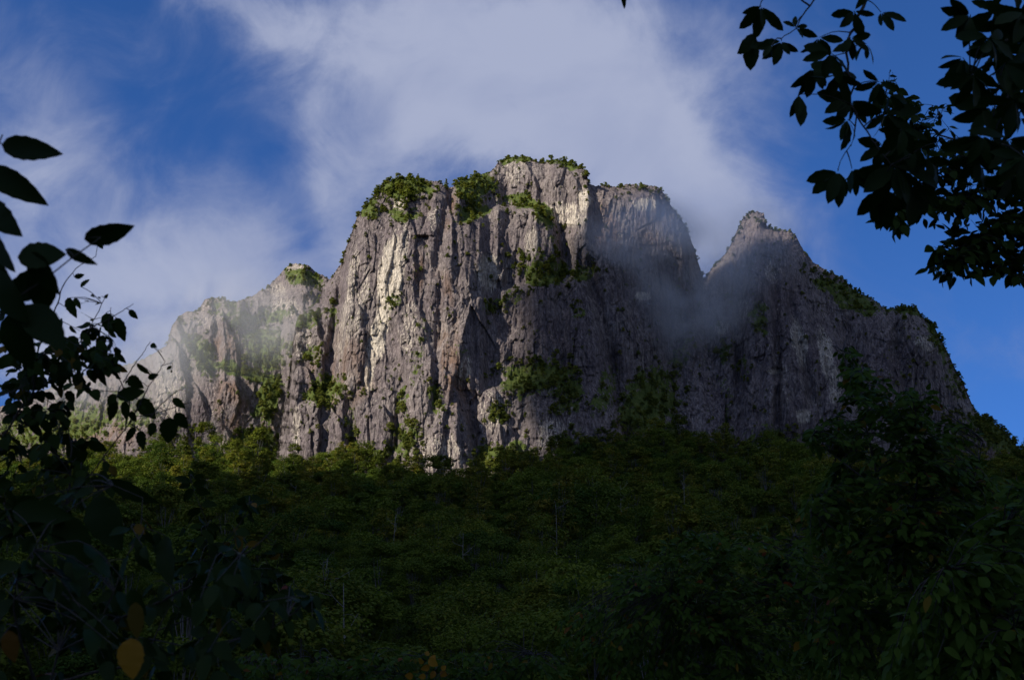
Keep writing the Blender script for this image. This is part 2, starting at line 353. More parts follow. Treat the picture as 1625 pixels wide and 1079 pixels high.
# ------------------------------------------------------------------ the cliffs
def field(px, py, pts, sig):
    p = np.array(pts, float); num = np.zeros(px.shape); den = np.zeros(px.shape)
    for (a, b, v) in p:
        w = np.exp(-((px - a) ** 2 + ((py - b) * .8) ** 2) / (2 * sig * sig)) + 1e-9
        num += w * v; den += w
    return num / den
def zones(px, py, zs):
    o = np.zeros(px.shape)
    for (cx, cy, rx, ry, rot, w) in zs:
        c, s = math.cos(R(rot)), math.sin(R(rot)); dx = px - cx; dy = py - cy
        a = (dx * c + dy * s) / rx; b = (-dx * s + dy * c) / ry
        o = np.maximum(o, w * sstep(1.25, .55, np.sqrt(a * a + b * b)))
    return o
def relief(X, Z, seed, blocky=1.0, shear=0.0):
    """rock relief in metres (positive is away from the viewer): leaning slabs, cracks, flutes and rubble"""
    X = X + shear * Z
    wx = X + 5 * fbm(X / 38, Z / 60, 3, seed + 1); wz = Z + 9 * fbm(X / 45, Z / 45, 3, seed + 2)
    d = 6.0 * fbm(X / 75, Z / 140, 3, seed + 3)
    bl = 1 + .55 * np.clip(fbm(X / 40, Z / 50, 3, seed + 7) * 3, -1, 1); fa = 1.5 - .75 * bl
    for (sx, sz, am, tl, sd) in ((38, 120, 2.2, .11, 11), (13, 38, 1.5, .18, 23), (5.4, 13, 1.2, .34, 31), (2.4, 5, .6, .42, 47)):
        f1, f2, cx, cy, dx, dz = worley(wx / sx, wz / sz, seed + sd)
        off = h01(cx, cy, seed + sd + 5) * 2 - 1; tx = h01(cx, cy, seed + sd + 6) * 2 - 1; tz = h01(cx, cy, seed + sd + 7) * 2 - 1
        e = sstep(0, .10, f2 - f1)
        if sx < 6: am, tl = am * bl, tl * (.5 + .5 * bl)
        d = d + blocky * (am * off * (.35 + .65 * e) + tx * tl * dx * sx + tz * tl * .45 * dz * sz * .5) + (1 - e) * am * .16
    fl = 1 - np.abs(perlin(wx / 7.5, Z / 85, seed + 61)); d = d + .9 * fa * (1 - fl)
    fl = 1 - np.abs(perlin(wx / 2.8, Z / 40, seed + 67)); d = d + .85 * fa * (1 - fl); fl = 1 - np.abs(perlin(wx / 1.5, Z / 22, seed + 69)); d = d + .5 * fa * (1 - fl)
    d = d + .9 * fbm(X / 3.2, Z / 8, 4, seed + 71, .65)
    led = perlin(wx / 26, (Z + .3 * X) / 15, seed + 81); d = d + 1.5 * sstep(.25, .45, led)
    return d
CL = {}
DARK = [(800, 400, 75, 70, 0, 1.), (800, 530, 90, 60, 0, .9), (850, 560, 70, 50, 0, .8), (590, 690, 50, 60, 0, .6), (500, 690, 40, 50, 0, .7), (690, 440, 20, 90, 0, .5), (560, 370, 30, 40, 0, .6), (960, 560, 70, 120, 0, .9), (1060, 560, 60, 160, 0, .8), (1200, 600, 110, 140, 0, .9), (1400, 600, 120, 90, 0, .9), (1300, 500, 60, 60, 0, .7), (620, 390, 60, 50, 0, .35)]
def build_cliff(key, prof, ctrl, sig, Y0, nx, nv, seed, lean, pale, moss, rust, label, extra=None, bot=806, shear=0.0, jag=1.0, pillars=()):
    prof = np.array(prof, float)
    pxs = np.linspace(prof[0, 0], prof[-1, 0], nx)
    top = np.interp(pxs, prof[:, 0], prof[:, 1])
    top = top + jag * (3.4 * fbm(pxs / 17, pxs * 0 + seed, 3, seed + 90, .65) + 1.3 * perlin(pxs / 3.1, pxs * 0 + .5, seed + 95))
    v = np.linspace(0, 1, nv)[:, None]
    PX = np.broadcast_to(pxs[None], (nv, nx)).copy(); PY = bot + (top[None] - bot) * v
    X = (PX - PW / 2) / FPX * Y0; Z = (PH / 2 - PY) / FPX * Y0
    dist = np.full(PX.shape, 1e9); q = np.stack([pxs, top], 1)[::max(1, nx // 160)]
    for (a, b) in q: dist = np.minimum(dist, (PX - a) ** 2 + (PY - b) ** 2)
    dist = np.sqrt(dist)
    rel = relief(X, Z, seed, shear=shear)
    edge = 1 - np.clip(dist / 34, 0, 1)
    Y = Y0 + .8 * field(PX, PY, ctrl, sig * 1.2) + lean * (Z - Z[0:1]) * 1.0 + rel * (1 - .4 * edge ** 2)
    Y = Y + 26 * (1 - np.sqrt(np.clip(1 - edge ** 2, 0, 1)))
    if extra is not None: Y = Y + extra(PX, PY)
    wx = PX + 7 * fbm(PX / 30, PY / 30, 3, seed + 5); wy = PY + 9 * fbm(PX / 24, PY / 24, 3, seed + 6)
    for (cx, y0, hw, h, dd) in pillars:                        # flat-iron buttresses that stand out of the wall
        t = np.clip((wy - y0) / h, 0, 1); half = hw * np.sqrt(t) + .5
        q = (wx - cx) / half
        Y = Y - .85 * dd * sstep(1.06, .86, np.abs(q)) * sstep(0, .10, t) * (1 + .25 * q) * sstep(y0 + 2.2 * h + 60, y0 + 1.6 * h, wy)
    P = at(PX, PY, Y)
    rows = [P]; last = P[-1]
    for (dy, dz) in ((7, 0.4), (22, -1.5), (60, -14), (140, -90), (200, -330)):
        b = last.copy(); b[:, 1] += dy; b[:, 2] += dz + (1.2 * perlin(pxs / 6, pxs * 0 + dy, 3) if dy < 50 else 0); rows.append(b[None])
    A = np.concatenate([rows[0]] + rows[1:], 0); nr = A.shape[0]
    wx = PX + 22 * fbm(PX / 34, PY / 34, 4, seed + 15, .6); wy = PY + 18 * fbm(PX / 34, PY / 34, 4, seed + 16, .6)
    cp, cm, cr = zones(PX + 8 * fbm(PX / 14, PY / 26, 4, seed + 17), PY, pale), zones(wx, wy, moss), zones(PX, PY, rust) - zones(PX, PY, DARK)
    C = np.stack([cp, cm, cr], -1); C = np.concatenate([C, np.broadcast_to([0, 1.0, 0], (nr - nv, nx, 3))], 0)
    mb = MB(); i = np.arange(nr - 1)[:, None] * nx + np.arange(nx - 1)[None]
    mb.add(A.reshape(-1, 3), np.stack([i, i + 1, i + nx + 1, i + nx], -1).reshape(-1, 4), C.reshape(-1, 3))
    o = mb.build('mountain', ROCK); tag(o, label, kind='structure')
    CL[key] = (pxs, top, PY, P, nv)
    return o
def on_cliff(key, px, py):
    pxs, top, PY, P, nv = CL[key]
    i = int(np.clip(np.searchsorted(pxs, px), 0, len(pxs) - 1)); col = PY[:, i]
    t = (py - col[0]) / (col[-1] - col[0]); j = int(np.clip(round(t * (nv - 1)), 0, nv - 1))
    j0, j1 = max(j - 2, 0), min(j + 3, nv); i0, i1 = max(i - 2, 0), min(i + 3, len(pxs))
    p = P[j0:j1, i0:i1].reshape(-1, 3); return p[np.argmin(p[:, 1])] + np.array([0, 0, -.3])
def top_py(key, px):
    return float(np.interp(px, CL[key][0], CL[key][1]))

MAIN = [(425, 790), (440, 715), (450, 650), (458, 600), (464, 550), (470, 510), (485, 495), (505, 478), (512, 456), (526, 440), (541, 418), (547, 398), (555, 378), (566, 346),
        (580, 325), (597, 308), (611, 290), (630, 284), (660, 282), (680, 287), (697, 288), (706, 297), (718, 298), (730, 286), (760, 278), (780, 272), (791, 258), (805, 250),
        (830, 247), (850, 255), (865, 257), (880, 253), (900, 256), (914, 263), (929, 270), (935, 292), (945, 296), (958, 293), (978, 298), (993, 293), (1022, 293), (1042, 296), (1056, 309), (1066, 329),
        (1086, 354), (1101, 392), (1112, 430), (1135, 490), (1150, 560)]
MAIN_D = [(440, 700, 30), (470, 520, 55), (500, 660, 0), (490, 560, 20), (530, 560, 22), (530, 640, 6), (545, 430, 42), (580, 340, 52), (562, 500, 16), (620, 330, 34), (615, 450, 0), (590, 560, 0), (600, 700, -14), (650, 640, -14),
          (700, 700, -40), (725, 745, -36), (690, 600, -16), (690, 500, 2), (660, 400, 12), (700, 310, 40), (720, 298, 60), (760, 300, 70), (745, 400, 10), (800, 270, 46), (815, 330, 34), (815, 400, 0), (780, 500, 6), (775, 580, -4), (752, 660, -2), (800, 700, -20),
          (850, 650, -4), (865, 440, 24), (840, 500, 2), (900, 300, 52), (915, 400, 44), (905, 560, 14), (870, 740, -26), (960, 700, -8), (985, 560, 36), (960, 460, 50), (1000, 310, 66), (960, 330, 58), (1050, 330, 92), (1050, 450, 84),
          (1050, 600, 66), (1020, 720, 24), (1090, 560, 92), (1090, 720, 52), (1125, 480, 135)]
def main_extra(px, py):
    e = 12 * sstep(931, 941, px) * sstep(470, 330, py)                     # the tower stands clear of the shoulder behind
    g = lambda x0, y0, x1, y1, w, d: d * np.exp(-(((px - (x0 + (x1 - x0) * np.clip((py - y0) / (y1 - y0), 0, 1))) / w) ** 2)) * sstep(y0 - 25, y0 + 10, py) * sstep(y1 + 25, y1 - 10, py)
    e = e + g(716, 300, 690, 430, 9, 9) + g(700, 430, 690, 640, 6, 5) + g(735, 610, 752, 690, 8, 9) + g(545, 420, 525, 560, 7, 10) + g(556, 640, 560, 740, 9, 9)
    e = e + g(640, 600, 620, 740, 9, 8) + g(935, 420, 1000, 720, 12, 14) + g(880, 330, 900, 420, 8, 9) + g(1060, 420, 1085, 740, 18, 14)
    # a shadowed roof and two ledges that shelter plants
    e = e - 4 * np.exp(-((px - 672) / 16) ** 2) * sstep(352, 372, py) * sstep(376, 372, py)
    e = e + 3.5 * np.exp(-((px - 672) / 13) ** 2) * sstep(372, 376, py) * sstep(402, 384, py)
    led = lambda x0, y0, x1, y1, d, w: d * sstep(x0 - 12, x0 + 8, px) * sstep(x1 + 12, x1 - 8, px) * sstep(-w, w, (y0 + (y1 - y0) * (px - x0) / (x1 - x0)) - py)
    e = e + led(790, 330, 870, 330, 14, 6) + led(735, 352, 800, 325, 12, 6) + led(800, 460, 925, 440, 16, 9) + led(480, 640, 545, 610, 14, 9) + led(770, 620, 905, 590, 14, 9) + led(750, 735, 840, 690, 8, 6)
    e = e + led(600, 350, 680, 340, 8, 6) + led(455, 700, 530, 660, 6, 5)
    return e
MAIN_PALE = [(618, 440, 22, 80, 8, 1.), (600, 530, 16, 60, 14, 1.), (588, 590, 10, 40, 8, .8), (776, 432, 24, 34, 0, .85), (845, 385, 12, 30, 0, .7), (900, 340, 45, 22, 15, .7), (927, 320, 14, 26, 0, .8), (632, 325, 12, 16, 20, .9),
             (640, 400, 10, 60, 5, .65), (560, 440, 10, 60, 8, .55), (548, 520, 14, 70, 10, .5), (575, 480, 10, 70, 10, .55), (735, 590, 12, 30, 20, .65), (780, 650, 30, 40, 0, .5), (875, 690, 30, 34, 0, .6), (700, 720, 46, 40, 0, .5), (650, 520, 16, 60, 5, .5),
             (690, 350, 14, 22, 0, .55), (815, 265, 20, 40, 0, .45), (480, 540, 16, 40, 0, .5), (1025, 325, 26, 12, 0, .9), (1020, 470, 14, 8, 0, .8), (985, 380, 14, 16, 0, .5), (470, 690, 8, 60, 0, .6), (905, 640, 8, 40, 0, .5)]
MAIN_MOSS = [(640, 296, 50, 20, 8, .95), (585, 330, 20, 20, -40, .8), (635, 340, 28, 14, 20, .7), (755, 295, 34, 24, -8, .9), (830, 320, 46, 13, 8, .9), (750, 335, 26, 20, -15, .9), (862, 340, 14, 24, -30, .9), (815, 250, 40, 10, 0, .7), (900, 256, 40, 10, 10, .8),
             (865, 428, 50, 26, 10, .9), (800, 480, 40, 14, -20, .75), (880, 395, 12, 30, 0, .6), (925, 430, 24, 20, 0, .7), (515, 620, 34, 30, 0, .9), (500, 560, 20, 14, 0, .7), (525, 500, 10, 24, 0, .7), (625, 478, 16, 10, -30, .7), (845, 600, 60, 34, -5, .95),
             (900, 620, 34, 40, 0, .8), (640, 700, 26, 40, 20, .8), (790, 655, 22, 22, 0, .85), (770, 725, 26, 26, 0, .8), (820, 720, 30, 24, 0, .8), (690, 630, 10, 30, -15, .7), (640, 640, 10, 34, 0, .7), (1030, 640, 50, 70, 25, .9), (930, 720, 60, 40, 0, .9), (1060, 700, 40, 30, 0, .9),
             (560, 680, 12, 44, 0, .6), (915, 490, 16, 14, 0, .6), (735, 555, 14, 10, 0, .5), (960, 620, 20, 60, 20, .6), (1080, 560, 16, 50, 15, .5), (490, 505, 30, 14, -20, .7), (665, 560, 10, 60, 5, .5), (590, 730, 30, 16, 0, .8)]
MAIN_RUST = [(720, 560, 26, 90, -6, .9), (700, 470, 22, 60, -8, .7), (712, 330, 10, 40, 10, .7), (975, 640, 40, 60, 0, .7), (540, 600, 60, 80, 0, .45), (820, 360, 60, 30, 0, .4), (960, 360, 24, 50, -20, .6), (665, 430, 10, 40, 0, .7), (1090, 660, 20, 70, 0, .6), (770, 340, 26, 14, 0, .6), (990, 610, 30, 18, 0, .9)]
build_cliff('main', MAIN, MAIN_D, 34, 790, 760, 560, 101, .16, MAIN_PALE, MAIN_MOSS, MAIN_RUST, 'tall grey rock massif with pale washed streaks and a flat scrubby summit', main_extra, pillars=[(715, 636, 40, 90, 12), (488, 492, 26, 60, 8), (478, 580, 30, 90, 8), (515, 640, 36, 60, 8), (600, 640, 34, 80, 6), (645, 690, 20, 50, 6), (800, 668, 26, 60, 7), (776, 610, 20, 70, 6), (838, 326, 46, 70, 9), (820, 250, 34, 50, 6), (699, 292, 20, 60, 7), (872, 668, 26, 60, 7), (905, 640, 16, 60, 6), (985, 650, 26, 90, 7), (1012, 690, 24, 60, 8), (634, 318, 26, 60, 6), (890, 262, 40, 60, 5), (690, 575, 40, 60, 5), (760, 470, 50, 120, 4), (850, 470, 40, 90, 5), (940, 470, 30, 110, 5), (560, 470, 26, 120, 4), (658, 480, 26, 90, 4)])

LEFT = [(-60, 668), (0, 645), (55, 628), (107, 602), (170, 589), (222, 572), (243, 562), (264, 548), (273, 517), (283, 502), (298, 494), (313, 495), (324, 477), (341, 472), (362, 476), (375, 480), (396, 471), (422, 458),
        (443, 437), (454, 423), (469, 418), (490, 421), (500, 432), (520, 440), (540, 480)]
LEFT_D = [(0, 680, 70), (100, 650, 60), (180, 620, 40), (250, 640, 10), (270, 540, 30), (300, 600, -4), (340, 520, 15), (330, 680, -20), (350, 600, 14), (390, 560, 14), (420, 620, 18), (400, 700, -10), (440, 520, 30), (460, 440, 60), (500, 450, 80), (420, 480, 52), (480, 600, 40), (230, 720, -14), (120, 720, 20)]
LEFT_MOSS = [(480, 440, 36, 16, 15, .85), (390, 510, 26, 16, 0, .9), (320, 560, 24, 44, -30, .75), (420, 555, 44, 36, 20, .95), (390, 590, 60, 12, 15, .9), (425, 630, 20, 50, 10, .95), (400, 700, 40, 24, 0, .9), (500, 500, 16, 30, 0, .7), (440, 500, 40, 14, 0, .75), (270, 690, 30, 30, 0, .5), (80, 680, 120, 40, -10, .8), (200, 650, 60, 40, 0, .6), (355, 490, 30, 14, 0, .5)]
LEFT_PALE = [(470, 425, 24, 12, 0, .6), (450, 490, 30, 20, 0, .55), (270, 620, 30, 60, 0, .5), (350, 680, 40, 50, 0, .4), (330, 500, 30, 30, 0, .4), (440, 460, 16, 16, 0, .5)]
LEFT_RUST = [(370, 640, 30, 60, 0, .7), (360, 550, 30, 30, 0, .5), (430, 680, 20, 40, 0, .5), (160, 690, 60, 30, 0, .6)]
def left_extra(px, py):
    led = lambda x0, y0, x1, y1, d, w: d * sstep(x0 - 12, x0 + 8, px) * sstep(x1 + 12, x1 - 8, px) * sstep(-w, w, (y0 + (y1 - y0) * (px - x0) / (x1 - x0)) - py)
    return led(345, 580, 450, 610, 18, 9) + led(285, 525, 345, 600, 20, 12) + led(390, 530, 470, 520, 16, 8) + led(430, 470, 510, 455, 16, 8)
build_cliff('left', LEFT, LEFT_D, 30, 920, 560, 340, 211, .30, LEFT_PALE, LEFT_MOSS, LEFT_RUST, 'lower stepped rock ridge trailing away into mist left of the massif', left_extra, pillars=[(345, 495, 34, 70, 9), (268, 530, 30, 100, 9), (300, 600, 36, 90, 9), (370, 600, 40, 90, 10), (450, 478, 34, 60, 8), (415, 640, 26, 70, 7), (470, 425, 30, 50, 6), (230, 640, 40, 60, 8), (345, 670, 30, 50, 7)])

RIGHT = [(1070, 790), (1085, 700), (1095, 600), (1100, 530), (1104, 470), (1115, 446), (1130, 426), (1150, 405), (1164, 382), (1174, 358), (1182, 342), (1192, 336), (1203, 335), (1212, 339), (1217, 360), (1233, 364), (1253, 366), (1263, 374), (1275, 397), (1292, 418), (1312, 430), (1337, 441),
         (1353, 458), (1370, 468), (1386, 475), (1406, 490), (1426, 489), (1455, 488), (1463, 502), (1483, 519), (1496, 543), (1508, 568), (1518, 590), (1528, 605), (1541, 638), (1553, 658), (1573, 668), (1590, 682), (1606, 697), (1625, 722), (1690, 800)]
RIGHT_D = [(1100, 500, 45), (1095, 650, 30), (1150, 440, 22), (1200, 350, 26), (1190, 500, -8), (1150, 600, 6), (1200, 700, -18), (1250, 400, 20), (1260, 560, -14), (1240, 650, -22), (1320, 470, 38), (1300, 600, -4), (1330, 700, -10), (1380, 520, 40), (1440, 520, 26), (1420, 620, 12), (1480, 600, 44), (1500, 700, 36), (1550, 700, 62), (1600, 740, 74)]
RIGHT_PALE = [(1145, 520, 10, 14, 0, .8), (1268, 545, 14, 50, -12, .75), (1310, 560, 14, 50, -8, .85), (1325, 610, 14, 40, 0, .75), (1275, 660, 14, 14, 0, .8), (1212, 712, 18, 10, 0, 1.), (1470, 545, 24, 14, 25, .65), (1180, 490, 10, 20, 0, .5), (1225, 430, 16, 20, 0, .5), (1240, 600, 10, 50, -10, .4), (1228, 590, 12, 5, 0, .8)]
RIGHT_MOSS = [(1205, 505, 20, 26, 0, .75), (1150, 560, 16, 20, 0, .7), (1180, 580, 12, 24, 0, .6), (1340, 470, 60, 18, 27, .85), (1440, 492, 40, 12, 5, .8), (1490, 540, 14, 40, -25, .8), (1580, 690, 60, 24, 35, .9), (1230, 700, 60, 30, 0, .6), (1130, 700, 40, 50, 0, .85), (1150, 640, 14, 60, 0, .5), (1510, 600, 16, 40, -20, .6), (1440, 600, 40, 40, 0, .3), (1530, 690, 40, 40, 20, .6)]
RIGHT_RUST = [(1110, 620, 20, 70, 0, .6), (1600, 730, 40, 30, 0, .6), (1200, 650, 40, 60, 0, .3)]
def right_extra(px, py):
    g = lambda x0, y0, x1, y1, w, d: d * np.exp(-(((px - (x0 + (x1 - x0) * np.clip((py - y0) / (y1 - y0), 0, 1))) / w) ** 2)) * sstep(y0 - 25, y0 + 10, py) * sstep(y1 + 25, y1 - 10, py)
    return g(1255, 480, 1290, 640, 8, 9) + g(1176, 420, 1170, 700, 10, 9) + g(1230, 420, 1235, 700, 8, 8) + g(1345, 520, 1370, 700, 10, 10) + g(1420, 500, 1440, 660, 9, 9)
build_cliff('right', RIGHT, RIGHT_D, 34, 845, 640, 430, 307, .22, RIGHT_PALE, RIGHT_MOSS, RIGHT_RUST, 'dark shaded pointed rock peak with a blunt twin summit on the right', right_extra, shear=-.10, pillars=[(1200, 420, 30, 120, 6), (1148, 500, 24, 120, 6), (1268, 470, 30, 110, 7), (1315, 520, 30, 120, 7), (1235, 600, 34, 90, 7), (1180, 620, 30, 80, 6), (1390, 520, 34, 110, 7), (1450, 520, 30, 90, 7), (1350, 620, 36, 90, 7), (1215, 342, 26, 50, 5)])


# ------------------------------------------------------------------ scrub and small trees on the cliffs
def tufted(seed, h, r, nclump, nleaf, leaf, flat=.55, low=.25, conic=0, autumn=0.0, trunk=True, lean=.1, trunk_r=None, limb_mat=1, clump_r=(.28, .48)):
    """trunk with limbs, and a crown of flattened leaf clumps; returns (trunk MB, crown MB)"""
    rng = np.random.default_rng(seed); tb, cb = MB(), MB()
    tr = trunk_r or h * .016
    bend = rng.normal(0, lean, 2) * h * .3
    tp = smooth_path([[0, 0, -.06 * h], [bend[0] * .25, bend[1] * .25, h * .3], [bend[0] * .6, bend[1] * .6, h * .62], [bend[0], bend[1], h * .93]], 10)
    tube(tb, tp, np.linspace(tr, tr * .25, 10), 6)
    for k in range(nclump):
        u = (k + .5) / nclump; zz = low + (1 - low) * (rng.uniform(0, 1) if not conic else u)
        if conic: rad = r * (1 - u) ** .8 + .06 * r
        else: rad = r * math.sqrt(max(.05, 1 - ((zz - low - .35 * (1 - low)) / (.72 * (1 - low))) ** 2))
        a = rng.uniform(0, 2 * math.pi); rr = rad * (rng.uniform(.35, 1) ** .6) * (.8 if not conic else .62)
        i = min(int(zz * .93 * 9.99), 9); ax = tp[min(i, 9)]
        c = np.array([ax[0] + rr * math.cos(a), ax[1] + rr * math.sin(a), h * zz * .96])
        cr = (rng.uniform(*clump_r) * r) if not conic else max(.16 * r, rad * .55)
        if trunk:
            s = tp[max(0, i - 3)]; mid = (s + c) / 2 + np.array([0, 0, -.06 * h * rng.uniform(0, 1)])
            tube(tb, smooth_path([s, mid, c], 5), np.linspace(tr * .42, tr * .1, 5), 4)
        n = max(4, int(nleaf * rng.uniform(.7, 1.3)))
        q = unit(rng.normal(size=(n, 3))); q *= rng.uniform(.35, 1.0, (n, 1)) ** .5
        q[:, 2] = np.where(q[:, 2] < 0, q[:, 2] * .6, q[:, 2])
        pos = c + q * np.array([cr, cr, cr * flat]); pos += rng.normal(0, cr * .06, pos.shape)
        nn = unit(q * np.array([.6, .6, 1]) + np.array([0, 0, .75]) + rng.normal(0, .32, (n, 3)))
        d = unit(np.cross(nn, rng.normal(size=(n, 3))))
        ct = rng.uniform(0, 1); tint = np.clip(np.stack([ct * .6 + rng.uniform(0, .5, n), np.full(n, 0.), np.zeros(n)], -1), 0, 1)
        if autumn > 0: tint[:, 1] = np.clip(autumn * rng.uniform(.3, 1.2) + rng.normal(0, .12, n), 0, 1)
        ls = leaf * rng.uniform(.6, 1.35, n)
        cards(cb, pos, d, nn, ls, ls * rng.uniform(.5, .8, n), tint)
    return tb, cb

def single_mesh(name, tb, cb, bark, leafm):
    m = MB()
    for src, mi in ((tb, 0), (cb, 1)):
        off = 0
        for v, f, c in zip(src.v, src.f, src.c):
            m.add(v, f - off, c, mi); off += len(v)
    return m.mesh(name, [bark, leafm])
BUSH = [single_mesh('cliff_bush', *tufted(300 + i, 1.0, .62, 11, 34, .20, .7, .08, autumn=a, trunk_r=.03), BARK_DARK, F_SCRUB) for i, a in enumerate((0, 0, .1, 0, .3, .12))]
TREELET = [single_mesh('cliff_tree', *tufted(340 + i, 1.0, .40, 11, 30, .13, .55, .30, trunk_r=.022), BARK_DARK, F_SCRUB) for i in range(3)]
PINE = [single_mesh('cliff_pine', *tufted(360 + i, 1.0, .26, 18, 22, .10, .4, .15, conic=1, trunk_r=.018, lean=.05), BARK_DARK, F_SCRUB) for i in range(2)]

ZONES = [  # cliff, centre, radii, tilt, count, size, where it is, kind
    ('main', 640, 297, 46, 15, 6, 30, 7, 'on the flat western summit of the massif', 't'), ('main', 588, 328, 18, 16, -45, 10, 4.5, 'on the rounded left shoulder of the massif', 'b'),
    ('main', 640, 335, 32, 14, 20, 12, 4.5, 'among boulders just under the western summit', 'b'), ('main', 756, 292, 30, 20, -8, 22, 6.5, 'in the saddle between the two summits of the massif', 't'),
    ('main', 828, 322, 40, 8, 12, 12, 5.0, 'on the ledge at the foot of the summit tower', 'b'), ('main', 750, 335, 24, 14, -15, 12, 5.0, 'in the sunny gully left of the summit tower', 'b'),
    ('main', 862, 340, 8, 20, -30, 7, 4.5, 'on the steep ramp under the summit tower', 'b'), ('main', 820, 250, 34, 6, 0, 12, 5, 'on top of the summit tower', 't'), ('main', 900, 258, 34, 7, 12, 14, 6, 'on the dark right top of the summit tower', 't'),
    ('main', 866, 428, 46, 22, 10, 34, 6, 'in the dark thicket halfway up the massif', 't'), ('main', 800, 478, 40, 9, -22, 14, 4.5, 'along the slanting ledge below the thicket', 'b'), ('main', 890, 385, 8, 26, 0, 6, 4.5, 'in the crack under the summit tower', 'b'),
    ('main', 515, 622, 30, 24, 0, 22, 5, 'on the green terrace of the left buttress', 'b'), ('main', 500, 562, 14, 9, 0, 6, 4, 'on a small ledge of the left buttress', 'b'), ('main', 525, 500, 8, 20, 0, 7, 4.5, 'in the notch between massif and left ridge', 'b'),
    ('main', 626, 478, 14, 7, -30, 6, 4.5, 'beside the pale washed streak', 'b'), ('main', 845, 592, 56, 24, -6, 34, 6.5, 'in the dark belt across the lower massif', 't'), ('main', 895, 622, 24, 32, 0, 14, 6, 'in the hollow right of the dark belt', 't'),
    ('main', 640, 705, 22, 34, 20, 22, 6.5, 'in the sunlit gully at the foot of the massif', 't'), ('main', 790, 656, 18, 16, 0, 9, 5, 'on the low sunlit slab', 'b'), ('main', 770, 728, 22, 22, 0, 14, 6, 'at the foot of the pale pillar', 't'), ('main', 818, 722, 26, 20, 0, 14, 6, 'right of the pale pillar', 't'),
    ('main', 690, 630, 7, 26, -15, 6, 4.5, 'in the long crack of the centre face', 'b'), ('main', 638, 640, 7, 28, 0, 8, 5.5, 'in the lower crack of the left face', 't'), ('main', 1035, 640, 42, 60, 25, 40, 6.5, 'on the shaded ramp near the right gully', 't'), ('main', 930, 722, 60, 34, 0, 44, 7, 'at the shaded foot of the massif', 't'),
    ('main', 1060, 705, 30, 24, 0, 18, 7, 'at the mouth of the right gully', 't'), ('main', 557, 682, 9, 38, 0, 9, 5, 'in the gully of the left buttress', 'b'), ('main', 915, 490, 12, 10, 0, 5, 4, 'on a shaded ledge of the right face', 'b'), ('main', 925, 432, 20, 14, 0, 7, 5, 'at the right end of the thicket', 'b'),
    ('main', 590, 732, 30, 14, 0, 12, 7, 'at the sunlit foot of the left face', 't'), ('main', 490, 506, 20, 8, -25, 7, 4.5, 'on the crest of the left buttress', 'b'), ('main', 1030, 297, 90, 3, 2, 14, 5, 'on the misty shoulder behind the tower', 't'),
    ('left', 482, 440, 30, 10, 15, 12, 4.5, 'below the top of the left ridge', 'b'), ('left', 390, 512, 20, 12, 0, 10, 5.5, 'in a round clump on the left ridge', 't'), ('left', 320, 562, 18, 36, -30, 18, 5, 'in the misty gully of the left ridge', 'b'), ('left', 422, 556, 36, 30, 20, 30, 5.5, 'on the broad green slope of the left ridge', 'b'),
    ('left', 385, 590, 50, 8, 14, 16, 4.5, 'along the sloping band of the left ridge', 'b'), ('left', 425, 632, 14, 44, 10, 16, 5, 'below the green slope of the left ridge', 'b'), ('left', 400, 702, 34, 20, 0, 22, 6.5, 'at the foot of the left ridge', 't'), ('left', 355, 480, 40, 5, 0, 9, 4, 'on the misty crest of the left ridge', 'b'),
    ('left', 275, 700, 40, 20, 0, 14, 6, 'at the misty left end of the cliff foot', 't'), ('left', 90, 680, 110, 26, -10, 26, 6, 'on the far left misty slope', 't'), ('left', 445, 500, 30, 10, 0, 10, 4.5, 'high on the left ridge', 'b'),
    ('right', 1342, 462, 62, 12, 27, 34, 5.5, 'along the descending crest of the right peak', 't'), ('right', 1440, 492, 34, 6, 5, 14, 5, 'on the blunt shoulder of the right peak', 't'), ('right', 1492, 545, 8, 36, -25, 14, 5, 'down the outer edge of the right peak', 't'), ('right', 1585, 688, 46, 14, 38, 30, 7, 'on the tail of the right peak', 't'),
    ('right', 1205, 506, 15, 20, 0, 9, 4.5, 'in the middle of the right peak face', 'b'), ('right', 1150, 562, 12, 14, 0, 6, 4.5, 'low on the left edge of the right peak', 'b'), ('right', 1180, 585, 8, 18, 0, 5, 4, 'in a crack of the right peak', 'b'), ('right', 1235, 706, 50, 20, 0, 24, 6.5, 'at the foot of the right peak', 't'),
    ('right', 1130, 700, 34, 34, 0, 24, 6.5, 'at the gully beside the right peak', 't'), ('right', 1535, 690, 40, 26, 25, 22, 6, 'on the shaded lower right cliff', 't'), ('right', 1522, 605, 6, 26, -22, 10, 4.5, 'on the steep right skyline', 'b'), ('right', 1220, 352, 40, 8, 20, 8, 4, 'on the misty top of the right peak', 'b')]
scrub_rest = []
def place_bush(mesh, p, s, rz, name, tilt=(0, 0)):
    o = bpy.data.objects.new(name, mesh); COL.objects.link(o); o.location = p; o.scale = (s, s, s * RNG.uniform(.8, 1.15)); o.rotation_euler = (tilt[0], tilt[1], rz); return o
NICE = {'b': ('cliff_bush', 'bush', 'green bush'), 't': ('cliff_tree', 'tree', 'small tree'), 'p': ('cliff_pine', 'tree', 'dark pine')}
n_single = 0
